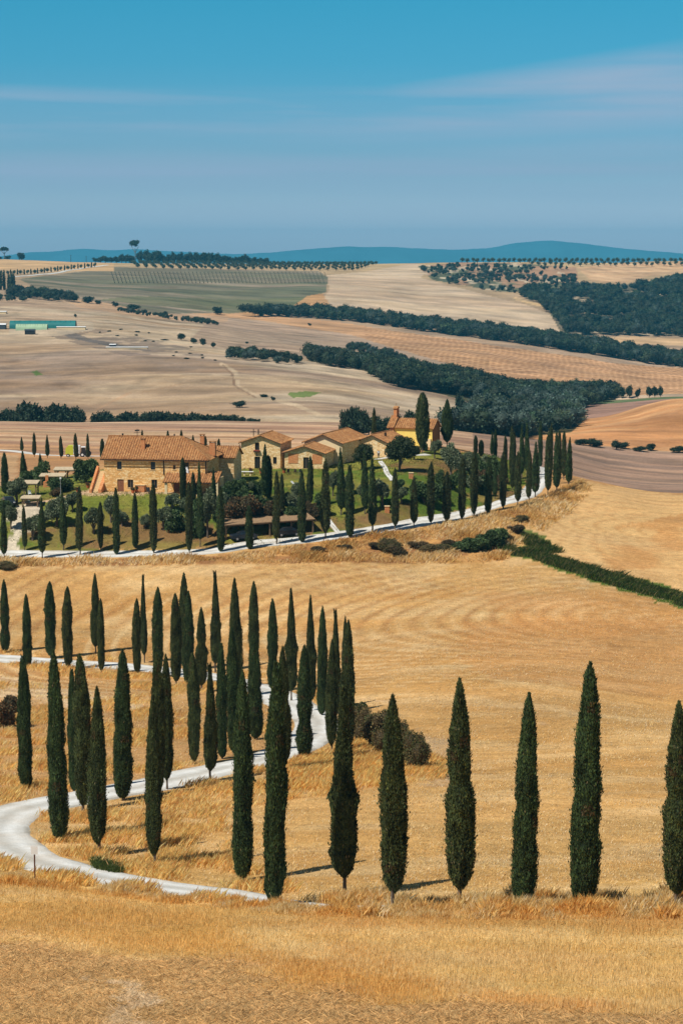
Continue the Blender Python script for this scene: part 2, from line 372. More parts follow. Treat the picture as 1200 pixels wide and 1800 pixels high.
# garden of the farm
garden = [(-60,850),(60,848),(170,826),(430,815),(600,806),(690,800),(760,790),(900,800),(930,830),(915,872),(850,890),(700,925),(560,945),(440,958),(300,968),(0,970),(-60,970)]
mix_to(P(garden, 298, 420), (112, 122, 50), 1)
mix_to(P(garden, 298, 420) * softnoise(8, 5, 61, 0.4, 0.65), (156, 150, 74), 0.8)
mix_to(P(garden, 298, 420) * softnoise(14, 5, 62, 0.5, 0.6), (78, 108, 40), 0.8)
for pl in ([(0,930),(60,958),(130,962),(200,965),(400,968),(400,930),(330,915),(200,918),(120,925)], [(560,930),(640,905),(720,880),(740,905),(700,925),(640,935)], [(680,818),(730,806),(800,806),(830,822),(780,842),(720,826)], [(820,870),(860,860),(920,862),(900,882),(850,892)], [(400,958),(520,918),(600,905),(600,930)]):
    mix_to(P(pl, 298, 420) * (0.55 + 0.45 * softnoise(5, 4, 64, 0.4, 0.55)), (132, 98, 70), 0.85)
mix_to(P(garden, 298, 420) * softnoise(4, 3, 63, 0.5, 0.62), (150, 112, 74), 0.35)
mix_to(P([(150,862),(420,862),(420,869),(145,870)], 300, 345), (206, 176, 140), 0.9)   # paving by the house
mix_to(P([(-60,800),(60,808),(170,812),(160,828),(60,850),(-60,856)], 350, 458), (178, 136, 98), 0.9)
mix_to(P([(0,800),(30,800),(20,850),(0,858)], 340, 458), (198, 164, 126), 0.7)
mix_to(P([(-10,985),(20,940),(10,900),(45,880),(70,890),(70,915),(40,945),(20,985)], 298, 350), (214, 200, 178), 0.95)   # gravel drive
# field behind the farm with plough lines
fb = (YG > 458) & (YG < 705) & (PXg < 830)
mix_to(fb * sm(fbm(XG / 160, YG / 9, 71, 4), 0.42, 0.6), (162, 128, 108), 0.8)
mix_to(fb * sm(fbm(XG / 120, YG / 6, 72, 4), 0.5, 0.62), (214, 184, 150), 0.6)
# purple ploughed field, orange hill, strips on the right
pf = (YG > 405) & (YG < 712) & (PXg > 830)
mix_to(pf, (144, 120, 104), 1)
mix_to(pf * sm(fbm(XG / 60, (YG + XG * 0.3) / 8, 73, 4), 0.45, 0.6), (186, 150, 126), 0.6)
oh = (YG > 716) & (YG < 925) & (PXg > 900)
mix_to(oh, (196, 142, 96), 1)
mix_to(oh * sm(fbm(XG / 80, (YG - XG * 0.6) / 10, 74, 4), 0.45, 0.62), (212, 166, 120), 0.6)
mix_to((YG > 925) & (YG < 1100) & (PXg > 900), (164, 130, 114), 1)
mix_to((YG > 1085) & (YG < 1130) & (PXg > 1010), (96, 120, 80), 0.9)
# the long pale hill
hill = (YG > 770) & (YG < 1640) & (PXg < 860)
hn = fbm(XG / 160, YG / 90, 75, 5)
mix_to(hill * sm(hn, 0.46, 0.6), (154, 132, 116), 0.75)
mix_to(hill * sm(fbm(XG / 200, YG / 60, 76, 5), 0.5, 0.6), (208, 186, 158), 0.75)
mix_to(hill * sm(fbm(XG / 120, YG / 80, 77, 4), 0.55, 0.65), (170, 136, 102), 0.5)
mix_to(hill * sm(fbm(XG / 50, YG / 30, 78, 5), 0.56, 0.64), (150, 126, 106), 0.4)
mix_to(P([(80,588),(150,575),(240,590),(330,612),(400,645),(330,640),(200,622)], 1100, 1600) * softnoise(14, 25, 79, 0.45, 0.52), (112, 98, 92), 0.6)
mix_to(P([(95,580),(130,583),(160,596),(235,612),(280,618),(200,612),(120,592)], 1100, 1700), (98, 96, 98), 0.7)
mix_to(P([(15,566),(160,563),(165,580),(100,590),(15,588)], 1100, 1700), (190, 172, 150), 0.7)
mix_to(P([(505,690),(535,687),(562,690),(545,697),(515,698)], 800, 1100), (110, 132, 62), 0.9)
mix_to(P([(52,652),(62,651),(75,658),(60,660)], 900, 1300), (100, 130, 62), 0.9)
def trk(pts, wd, rgb, f, d0, d1):
    p = np.array(pts, float)
    d = np.full(PXg.shape, 1e9)
    for (x1, y1), (x2, y2) in zip(p[:-1], p[1:]):
        L = (x2 - x1) ** 2 + (y2 - y1) ** 2; s = np.clip(((PXg - x1) * (x2 - x1) + (PYg - y1) * (y2 - y1)) / L, 0, 1)
        d = np.minimum(d, np.hypot(PXg - x1 - s * (x2 - x1), (PYg - y1 - s * (y2 - y1)) * 1.6))
    mix_to((d < wd * (0.7 + 0.8 * (jx + 0.5))) & (YG > d0) & (YG < d1), rgb, f)
trk([(390,640),(415,655),(418,680),(455,697),(520,712),(600,745)], 4, (208, 184, 154), 0.7, 760, 1500)
trk([(392,642),(409,658),(412,678),(450,699)], 1.8, (140, 110, 88), 0.8, 760, 1500)
trk([(250,690),(330,672),(420,665)], 2, (166, 134, 104), 0.5, 760, 1500)
trk([(410,662),(520,672),(640,690),(720,700)], 2.2, (206, 180, 146), 0.6, 760, 1500)
trk([(-40,548),(60,550),(130,560),(240,575)], 2.2, (196, 168, 140), 0.8, 1100, 1900)
trk([(230,690),(170,720),(150,740)], 3, (186, 148, 116), 0.5, 760, 1500)
# strips beyond
mix_to(P([(370,560),(480,563),(640,590),(800,640),(700,660),(560,632),(430,620),(330,600)], 1150, 1800), (178, 152, 130), 0.85)
st = [(330,552),(430,550),(560,562),(700,582),(900,612),(1100,640),(1500,672),(1500,720),(1200,700),(1060,690),(960,680),(860,662),(740,625),(620,590),(480,566)]
mix_to(P(st, 1200, 1900), (204, 160, 120), 0.95)
sv = np.sin((XG * 1.0 + (YG - 1500) * 0.55 + 20 * fbm(XG / 120, YG / 120, 80, 3)) * 2 * np.pi / 10.0)
mix_to(P(st, 1200, 1900) * sm(sv, 0.2, 0.9) * (PXg > 640), (156, 114, 80), 0.9)
mix_to(P(st, 1200, 1900) * sm(fbm(XG / 200, YG / 20, 81, 3), 0.48, 0.6) * (PXg < 760), (182, 142, 106), 0.7)
lf = [(572,484),(640,478),(730,462),(760,470),(740,488),(800,505),(920,535),(985,560),(990,588),(960,592),(900,585),(800,570),(700,556),(590,545),(560,530),(578,510)]
mix_to(P(lf, 1850, 2850), (206, 182, 154), 1)
mix_to(P(lf, 1850, 2850) * sm(fbm(XG / 300, YG / 70, 82, 4), 0.45, 0.62), (188, 162, 136), 0.7)
trk([(905,525),(960,540),(990,565),(985,588)], 3.5, (212, 180, 134), 0.8, 1850, 2600)
gf = [(30,490),(200,470),(560,476),(575,488),(572,512),(520,540),(400,550),(280,552),(170,530),(60,505)]
mix_to(P(gf, 1650, 2750), (124, 116, 96), 1)
mix_to(P(gf, 1650, 2750) * sm(fbm(XG / 240, YG / 40, 83, 4), 0.42, 0.56), (160, 142, 122), 0.8)
mix_to(P(gf, 1650, 2750) * sm(fbm(XG / 260, YG / 60, 84, 4), 0.5, 0.62), (104, 106, 82), 0.8)
mix_to(P([(300,540),(170,528),(240,520),(420,528),(540,520),(520,542),(400,552)], 1650, 2500), (104, 108, 76), 0.7)
mix_to(P([(540,520),(565,515),(578,535),(560,545),(500,545),(440,558),(420,550),(510,542)], 1700, 2400), (190, 146, 100), 0.9)
mix_to(P([(100,520),(170,530),(280,552),(400,556),(400,566),(250,560),(140,540)], 1600, 2300), (190, 156, 124), 0.9)
tf = [(-300,458),(150,458),(190,462),(160,470),(60,472),(-300,474)]
mix_to((YG > 2420) & (YG < 2900) & (PXg < 200), (204, 168, 124), 1)
ro = [(735,468),(800,462),(900,462),(1010,470),(1010,500),(930,515),(860,510),(760,492)]
mix_to(P(ro, 2000, 2850), (168, 132, 106), 0.9)
mix_to(P(ro, 2000, 2850) * softnoise(25, 60, 85, 0.47, 0.55), (86, 98, 76), 0.9)
mix_to(P(ro, 2000, 2850) * softnoise(16, 40, 86, 0.6, 0.66), (214, 196, 170), 0.9)
tr = [(1010,470),(1120,461),(1500,458),(1500,500),(1190,482),(1140,484),(1100,498),(1040,494)]
mix_to(P(tr, 2000, 2900), (208, 172, 134), 1)
mix_to(P(tr, 2000, 2900) * sm(np.sin(np.hypot(XG - 500, (YG - 2700) * 0.8) * 2 * np.pi / 26), 0.2, 0.9), (180, 138, 104), 0.5)
wr = [(1010,500),(1110,500),(1200,480),(1500,480),(1500,600),(1200,590),(985,586),(960,540),(915,515)]
mix_to(P(wr, 1850, 2700), (92, 88, 72), 0.9)
mix_to(P(wr, 1850, 2700) * softnoise(14, 30, 87, 0.56, 0.62), (196, 176, 150), 0.8)
mix_to(P([(980,590),(1500,600),(1500,618),(1000,600)], 1800, 2100), (206, 172, 132), 0.9)
# earthy scrub under the woods
W1 = [(545,634),(600,640),(640,652),(720,678),(800,700),(870,722),(800,762),(840,775),(1000,760),(1030,735),(1010,712),(1085,702),(1060,680),(980,684),(900,668),(800,648),(700,625),(620,612),(700,632),(560,614)]
mix_to(P(W1, 720, 1450), (74, 78, 52), 0.9)
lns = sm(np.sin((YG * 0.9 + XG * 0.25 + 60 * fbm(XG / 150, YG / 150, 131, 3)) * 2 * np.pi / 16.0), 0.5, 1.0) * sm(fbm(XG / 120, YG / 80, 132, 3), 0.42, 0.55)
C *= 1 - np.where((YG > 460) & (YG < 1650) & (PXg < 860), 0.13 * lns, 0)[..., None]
# rills, weeds and wheelings too small to draw one by one
fg = (YG > 420)[:, :]
C *= np.where(fg, np.clip(0.50 + 1.0 * fbm(XG / 34, YG / 16, 121, 6), 0.6, 1.3), 1.0)[..., None]
C *= np.where(hill, 0.93, 1.0)[..., None]
C *= np.where(fg & (YG < 1800), 0.86 + 0.28 * fbm(XG / 5, YG / 7, 126, 4), 1.0)[..., None]
C *= np.where(hill[..., None], np.array([0.985, 1.0, 1.0]), 1.0)
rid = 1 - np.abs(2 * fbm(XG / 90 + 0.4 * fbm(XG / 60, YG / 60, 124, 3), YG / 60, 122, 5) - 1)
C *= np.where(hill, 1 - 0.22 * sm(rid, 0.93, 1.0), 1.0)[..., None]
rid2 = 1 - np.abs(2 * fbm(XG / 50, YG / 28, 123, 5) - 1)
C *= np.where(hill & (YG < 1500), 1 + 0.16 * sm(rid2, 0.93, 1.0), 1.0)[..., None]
C *= np.where((YG < 113)[..., None], np.array([1.12, 1.13, 1.15]), 1.0)
nearm = (YG > 62) & (YG < 300)
C *= np.where(nearm, 0.86 + 0.28 * fbm(XG / 3.5, YG / 2.2, 125, 5), 1.0)[..., None]
def straw_grid_faces(nr, ncn):
    i = np.arange(nr - 1)[:, None]; j = np.arange(ncn - 1)[None, :]; a_ = i * ncn + j
    return np.stack([a_, a_ + 1, a_ + ncn + 1, a_ + ncn], -1).reshape(-1, 4)
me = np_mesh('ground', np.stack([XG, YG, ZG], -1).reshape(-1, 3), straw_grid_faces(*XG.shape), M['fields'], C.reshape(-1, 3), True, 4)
g = link('ground', me); tag(g, kind='structure')

# ------------------------------------------------------------------ far blue hills
HP = [(-900,452),(-300,450),(-60,450),(0,452),(60,443),(100,443),(150,437),(200,441),(240,438),(300,442),(420,447),(480,444),(560,437),(610,434),(700,435),(790,439),(860,437),(900,428),(960,423),(1010,427),(1060,434),(1130,441),(1200,446),(1400,444),(1800,440),(2300,447)]
hx = np.linspace(-900, 2300, 900); hy = np.interp(hx, [p[0] for p in HP], [p[1] for p in HP])
k_ = np.exp(-np.linspace(-2, 2, 15) ** 2); hy = np.convolve(np.pad(hy, 7, mode='edge'), k_ / k_.sum(), 'valid')
hy += (fbm(hx / 40, hx * 0, 5, 4) - 0.5) * 2.4
prof = [(-1300, -0.15), (-900, 0.05), (-500, 0.45), (-200, 0.85), (0, 1.0), (300, 0.7), (800, 0.1), (1200, -0.2)]
V = []
for dy, hh in prof:
    D = 15200 + dy + 0 * hx
    top = 15200 * (455 - hy) / F
    bx = (hx - 600) / F * 15200
    z = -60 + (top + 60) * hh + (fbm(bx / 500, D / 300, 11, 4) - 0.5) * (60 if hh < 0.95 else 0) * (hh > 0)
    V.append(np.stack([bx, D, z], -1))
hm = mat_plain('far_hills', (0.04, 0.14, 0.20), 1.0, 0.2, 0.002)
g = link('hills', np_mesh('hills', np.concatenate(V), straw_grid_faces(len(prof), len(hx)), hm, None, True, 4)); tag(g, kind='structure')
# ------------------------------------------------------------------ roads
m, t, b = mat_new('white_gravel')
c = nmix(t, tuple(alb(214,216,214)), tuple(alb(246,247,245)), nnoise(t, 0.6, 8, ncoord(t), 0.7))
c = nmix(t, c, tuple(alb(206,190,168)), nnoise(t, 0.25, 6, ncoord(t), 0.7, 0.0, 0.55, 0.45, 0.75))
c = scl(t, c, nnoise(t, 9, 4, ncoord(t), 0.7, 0.78, 1.1))
_va = t.nodes.new('ShaderNodeVertexColor'); _va.layer_name = 'Col'
c = nmix(t, c, _va.outputs[0], 1.0, 'MULTIPLY')
t.links.new(c, b.inputs['Base Color']); b.inputs['Roughness'].default_value = 0.95
nbump(t, b, nnoise(t, 12.0, 4, ncoord(t), 0.7), 0.03, 0.5)
M['gravel'] = m
def smooth_path(pts, step):
    P_ = [np.array(p, float) for p in pts]; out = []
    for i in range(len(P_) - 1):
        p0 = P_[max(i - 1, 0)]; p1 = P_[i]; p2 = P_[i + 1]; p3 = P_[min(i + 2, len(P_) - 1)]
        n = max(2, int(np.linalg.norm(p2 - p1) / step))
        for k in range(n):
            s = k / n; out.append(0.5 * (2 * p1 + (p2 - p0) * s + (2 * p0 - 5 * p1 + 4 * p2 - p3) * s * s + (3 * p1 - p0 - 3 * p2 + p3) * s ** 3))
    out.append(P_[-1]); return np.array(out)
def road(name, pix, width, mat, lift=0.07, step=0.8, seed=0):
    """pix: (px, py, dmin, dmax[, extra width])"""
    wp = [ground(p[0], p[1], p[2], p[3]) for p in pix]
    path = smooth_path([(p.x, p.y) for p in wp], step)
    wd = np.interp(np.linspace(0, len(pix) - 1, len(path)), range(len(pix)), [width * (p[4] if len(p) > 4 else 1) for p in pix])
    tg = np.gradient(path, axis=0); tg /= np.linalg.norm(tg, axis=1)[:, None] + 1e-9
    nr = np.stack([-tg[:, 1], tg[:, 0]], -1); s = np.linspace(-0.5, 0.5, 17)
    edge = 1 + 0.16 * (fbm(np.arange(len(path)) * 0.35, np.zeros(len(path)), seed, 3) - 0.5)
    XY = path[:, None, :] + nr[:, None, :] * (s[None, :, None] * (wd * edge)[:, None, None])
    Z = height(XY[..., 0], XY[..., 1]) + lift - np.where(np.abs(s) > 0.49, lift + 0.04, 0)[None, :]
    V = np.concatenate([XY, Z[..., None]], -1).reshape(-1, 3)
    wv = fbm(np.arange(len(path)) * 0.25, np.zeros(len(path)) + 3, seed + 7, 3)[:, None]; ss = s[None, :] + (wv - 0.5) * 0.12
    tone = 0.84 + 0.20 * (np.exp(-((ss - 0.22) / 0.09) ** 2) + np.exp(-((ss + 0.22) / 0.09) ** 2)) - 0.10 * np.exp(-(ss / 0.07) ** 2) - 0.25 * (np.abs(ss) > 0.44)
    tone = np.clip(tone + 0.14 * (fbm(XY[..., 0] / 1.3, XY[..., 1] / 1.3, seed, 3) - 0.5), 0.4, 1.05); cc = (tone[..., None] * (np.array([1, 1, 1.0]) - (1 - tone[..., None]) * np.array([0, 0.10, 0.28]))).reshape(-1, 3)
    o = link(name, np_mesh(name, V, straw_grid_faces(len(path), 9 if False else len(s)), mat, cc, True, 4)); tag(o, kind='structure'); return path, wd
R1 = [(760,1598,101,106,0.6),(640,1598,101,108,0.7),(550,1594,101,112,0.8),(480,1587,102,118,0.9),(400,1574,100,122,0.95),(300,1562,100,126),(200,1547,104,128),(100,1524,108,130,1.05),(30,1500,110,134,1.15),(-8,1462,115,150,1.35),(20,1430,125,165,1.2),(90,1412,130,168,1.05),(180,1396,140,175),(270,1378,145,180,0.95),(360,1358,150,185,0.95),(450,1338,160,195,0.95),(520,1314,160,205,1.0),(553,1288,170,215,1.1),(552,1262,180,225,1.05),(515,1240,190,235),(470,1217,200,240),(400,1197,210,250),(330,1184,215,260),(250,1175,220,265),(150,1168,225,270),(60,1162,225,275),(0,1158,225,275),(-130,1154,225,280)]
pathR1, wdR1 = road('road', R1, 5.0, M['gravel'], seed=1)
R2 = [(-150,977,296,312),(0,975,296,312),(150,975,296,312),(300,973,297,315),(380,968,297,318),(440,958,298,320),(520,951,300,325),(600,941,300,332),(680,929,304,340),(760,915,308,350),(820,902,312,358),(870,888,318,368),(915,874,325,378),(938,858,330,392),(948,838,350,400),(953,818,365,405),(960,812,392,425)]
pathR2, wdR2 = road('farm_road', R2, 3.9, M['gravel'], seed=2)
R3 = [(-160,790,425,470),(0,791,425,470),(70,799,430,470),(110,801,430,470),(180,802,430,470),(300,803,435,470),(420,803,435,475)]
road('track', R3, 3.4, M['gravel'], seed=3)
road('path', [(556,895,300,380),(572,908,300,370),(585,925,300,360),(598,940,300,340)], 1.0, M['gravel'], seed=4)
road('path', [(668,811,340,420),(676,822,330,400),(680,832,330,400),(690,845,325,390)], 1.0, M['gravel'], seed=5)
road('path', [(660,808,345,420),(690,803,345,420),(735,800,345,430),(752,799,350,430)], 1.8, M['gravel'], seed=6)
road('path', [(45,885,310,360),(90,880,310,360),(130,870,310,360),(165,864,315,360)], 1.6, mat_plain('pale_paving', alb(200,170,136), 0.95, 0.15, 3), seed=7)

# ------------------------------------------------------------------ vegetation builders
def leaf_mesh(name, Pn, Up, Side, L, Wd, col, extra=None):
    """kite-shaped leaf sprays: base, two shoulders, tip"""
    n = len(Pn)
    nrm = np.cross(Up, Side)
    v = np.stack([Pn, Pn + Up * (L * 0.45)[:, None] + Side * (Wd * 0.5)[:, None] + nrm * (Wd * 0.25)[:, None], Pn + Up * L[:, None], Pn + Up * (L * 0.45)[:, None] - Side * (Wd * 0.5)[:, None] + nrm * (Wd * 0.25)[:, None]], 1).reshape(-1, 3)
    i = np.arange(n)[:, None] * 4
    f = np.concatenate([np.concatenate([i, i + 1, i + 2], 1), np.concatenate([i, i + 2, i + 3], 1)])
    cc = np.repeat(col, 4, 0)
    if extra is not None:
        ev, ef, ec = extra; f = np.concatenate([f, ef + len(v)]); v = np.concatenate([v, ev]); cc = np.concatenate([cc, ec])
    return np_mesh(name, v, f, M['leaf'], cc)
def unit(a): return a / (np.linalg.norm(a, axis=-1, keepdims=True) + 1e-9)
def tube_mesh(name, chains, mat, seg=7):
    V, Fc = [], []
    for ch in chains:
        n0 = sum(len(v) for v in V); ch = [(np.array(p, float), r) for p, r in ch]
        for k, (p, r) in enumerate(ch):
            d = unit((ch[min(k + 1, len(ch) - 1)][0] - ch[max(k - 1, 0)][0])); a_ = unit(np.cross(d, [0.3, 1, 0.1])); b_ = np.cross(d, a_)
            th = np.linspace(0, 2 * np.pi, seg, endpoint=False); V.append(p + r * (np.cos(th)[:, None] * a_ + np.sin(th)[:, None] * b_))
        for k in range(len(ch) - 1):
            for j in range(seg):
                a1 = n0 + k * seg + j; a2 = n0 + k * seg + (j + 1) % seg; Fc.append((a1, a2, a2 + seg, a1 + seg))
        Fc.append((n0 + 0, n0 + 1, n0 + 2, n0 + 3))
    return np_mesh(name, np.concatenate(V), np.array(Fc), mat, None, True, 4)
def cyp_proto(seed, prof, nsp, size, R=0.78, Hh=12.0, irregular=True):
    r_ = np.random.default_rng(seed)
    pt = np.array([p[0] for p in prof]); pr = np.array([p[1] for p in prof])
    nb = 14 if irregular else 0
    bt, ba, bs, bw = r_.uniform(0.1, 0.97, nb), r_.uniform(0, np.pi, nb), r_.uniform(-0.24, 0.24, nb), r_.uniform(0.012, 0.05, nb)
    def rad(tt, th):
        bump = 0
        for k in range(nb): bump = bump + bs[k] * np.exp(-((tt - bt[k]) / bw[k]) ** 2 - ((th - ba[k]) / 0.8) ** 2)
        return rad0(tt, th) * (1 + bump)
    def rad0(tt, th):
        base = np.interp(tt, pt, pr) * R
        plume = 0.66 + 0.50 * fbm(th * 2.2 + 9, tt * 6 + seed, seed, 2) + 0.16 * fbm(th * 6, tt * 34, seed + 5, 2)
        return base * plume
    nz_, nt_ = 40, 22
    tt = np.linspace(pt[0], pt[-1], nz_); th = np.linspace(0, 2 * np.pi, nt_, endpoint=False)
    T, A = np.meshgrid(tt, th, indexing='ij'); lean = 0.10 * np.sin(T * 3 + seed)
    Rr = rad(T, np.abs(A - np.pi)) * 0.86
    ev = np.stack([np.cos(A) * Rr + lean, np.sin(A) * Rr, T * Hh], -1).reshape(-1, 3)
    q = []
    for i in range(nz_ - 1):
        for j in range(nt_):
            a1 = i * nt_ + j; a2 = i * nt_ + (j + 1) % nt_; q.append((a1, a2, a2 + nt_)); q.append((a1, a2 + nt_, a1 + nt_))
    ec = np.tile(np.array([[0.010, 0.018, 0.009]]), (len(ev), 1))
    # sprays
    cdf = np.cumsum(np.interp(np.linspace(pt[0], pt[-1], 400), pt, pr) + 0.04); cdf /= cdf[-1]
    ts = np.interp(r_.random(nsp), cdf, np.linspace(pt[0], pt[-1], 400)); an = r_.random(nsp) * 2 * np.pi
    rr = rad(ts, np.abs(an - np.pi)) * r_.uniform(0.80, 1.05, nsp)
    cl = vnoise(an * 9, ts * 75, seed + 8); rr = rr * (0.93 + 0.16 * cl)
    stray = r_.random(nsp) < 0.035; rr = np.where(stray, rr * 1.16 + 0.04, rr)
    out = np.stack([np.cos(an), np.sin(an), 0 * an], -1); p = out * rr[:, None]; p[:, 0] += 0.10 * np.sin(ts * 3 + seed); p[:, 2] = ts * Hh - size * 0.4
    up = unit(np.array([0, 0, 1.0]) + out * r_.uniform(-0.05, 0.5, nsp)[:, None] + r_.normal(0, 0.25, (nsp, 3)))
    tang = np.stack([-np.sin(an), np.cos(an), 0 * an], -1)
    side = unit(np.cross(up, unit(out + r_.normal(0, 0.7, (nsp, 3)))))
    L = size * r_.uniform(0.6, 1.35, nsp); W = L * r_.uniform(0.30, 0.5, nsp)
    g_ = fbm(an * 1.5, ts * 14, seed + 3, 3)
    k = (0.25 + 1.5 * g_) * r_.uniform(0.6, 1.4, nsp)
    col = np.stack([0.042 * k, 0.072 * k, 0.026 * k], -1)
    tone_ = 0.85 + 0.3 * ((seed * 37) % 10) / 10; col *= [tone_ * (1.0 + 0.25 * (seed % 2)), tone_, tone_]
    for q_ in range(3 if irregular else 0):
        bt_, ba_ = r_.uniform(0.15, 0.9), r_.uniform(-3.1, 3.1); dm = (np.abs(ts - bt_) < 0.022) & (np.abs(((an - ba_ + np.pi) % (2 * np.pi)) - np.pi) < 0.5) & (r_.random(nsp) < 0.6); col[dm] = np.array([0.09, 0.065, 0.03]) * r_.uniform(0.6, 1.3, dm.sum())[:, None]
    yel = r_.random(nsp) < 0.10; col[yel] = col[yel] * [1.9, 1.5, 1.0]
    cone = r_.random(nsp) < 0.012; col[cone] = [0.20, 0.17, 0.09]
    if seed % 3 == 0:
        tipm = ts > 0.9; p[tipm, 0] += np.where(r_.random(tipm.sum()) < 0.5, 0.16, -0.12) * (ts[tipm] - 0.9) * 14
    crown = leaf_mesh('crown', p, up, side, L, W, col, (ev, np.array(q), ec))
    tr = tube_mesh('trunk', [[((0, 0, -0.5), 0.17), ((0, 0, 0.0), 0.16), ((0.02, 0, 0.5), 0.12), ((0.04, 0, Hh * 0.12), 0.10), ((0.05, 0, Hh * 0.3), 0.06)], [((0.1, 0.05, -0.3), 0.09), ((0.16, 0.05, 0.5), 0.06), ((0.22, 0.1, Hh * 0.12), 0.04)]], M['bark'])
    return {'crown': crown, 'trunk': tr, 'H': Hh, 'R': R}
PR_A = [(0.075,0.12),(0.10,0.45),(0.14,0.8),(0.22,0.98),(0.4,1.0),(0.6,0.88),(0.78,0.66),(0.9,0.40),(0.97,0.17),(1.0,0.02)]
PR_B = [(0.02,0.35),(0.05,0.75),(0.12,0.95),(0.3,1.0),(0.5,0.95),(0.7,0.82),(0.85,0.6),(0.94,0.35),(1.0,0.03)]
PR_C = [(0.09,0.15),(0.13,0.7),(0.2,0.95),(0.32,1.0),(0.45,0.92),(0.6,0.72),(0.75,0.50),(0.9,0.26),(0.97,0.12),(1.0,0.02)]
PR_D = [(0.04,0.3),(0.09,0.7),(0.2,0.92),(0.45,1.0),(0.7,0.92),(0.84,0.72),(0.93,0.45),(0.98,0.2),(1.0,0.05)]
CYN = [cyp_proto(k + 1, (PR_A, PR_B, PR_C, PR_D, PR_A, PR_B, PR_D, PR_B)[k], 24000, (0.17, 0.16, 0.18)[k % 3]) for k in range(8)]
CYF = [cyp_proto(11, PR_A, 5000, 0.32), cyp_proto(12, PR_B, 5000, 0.32), cyp_proto(13, PR_D, 5000, 0.32), cyp_proto(14, PR_C, 5000, 0.32)]
CYT = [cyp_proto(21, PR_B, 260, 1.0), cyp_proto(22, PR_D, 260, 1.0)]
def place_tree(proto, name, loc, hgt, wid, label, cat, group=None, rz=None, kids=('trunk', 'crown')):
    sz = hgt / proto['H']; sx = wid / (2 * proto['R'])
    o = thing(name, label, cat, loc, random.uniform(0, 6.28) if rz is None else rz, group, (sx, sx, sz))
    for k in kids:
        if k in proto: link(k, proto[k], o)
    return o
def top_h(P0, py_top):
    _, yc, zc = ray(0, py_top); return P0.y * zc / yc - P0.z
def cypress(px, py, ptop, wpx, d0, d1, kind, label, group, sink=0.0, tilt=0.0):
    P0 = ground(px, py, d0, d1); h = top_h(P0, ptop); s = F / P0.y; wpx = wpx * (0.93 if kind == 'n' else 0.97)
    protos = CYN if kind == 'n' else (CYF if kind == 'f' else CYT)
    k = int(abs(px * 7 + py * 3 + ptop)) % len(protos) if not isinstance(kind, int) else kind
    o = place_tree(protos[k], 'cypress_tree', P0, h, wpx / s, label, 'cypress', group)
    if tilt: o.rotation_euler = (0, math.radians(tilt), 0)
    return o
ORD = ['first','second','third','fourth','fifth','sixth','seventh','eighth','ninth','tenth','eleventh','twelfth','thirteenth','fourteenth','fifteenth','sixteenth','seventeenth','eighteenth','nineteenth','twentieth','twenty-first','twenty-second','twenty-third','twenty-fourth','twenty-fifth','twenty-sixth','twenty-seventh','twenty-eighth','twenty-ninth','thirtieth'] + ['thirty-' + x for x in ('first','second','third','fourth','fifth','sixth','seventh','eighth','ninth')] + ['fortieth'] + ['forty-' + x for x in ('first','second','third','fourth','fifth','sixth','seventh','eighth','ninth')] + ['fiftieth'] + ['fifty-' + x for x in ('first','second','third','fourth','fifth','sixth','seventh','eighth','ninth')]

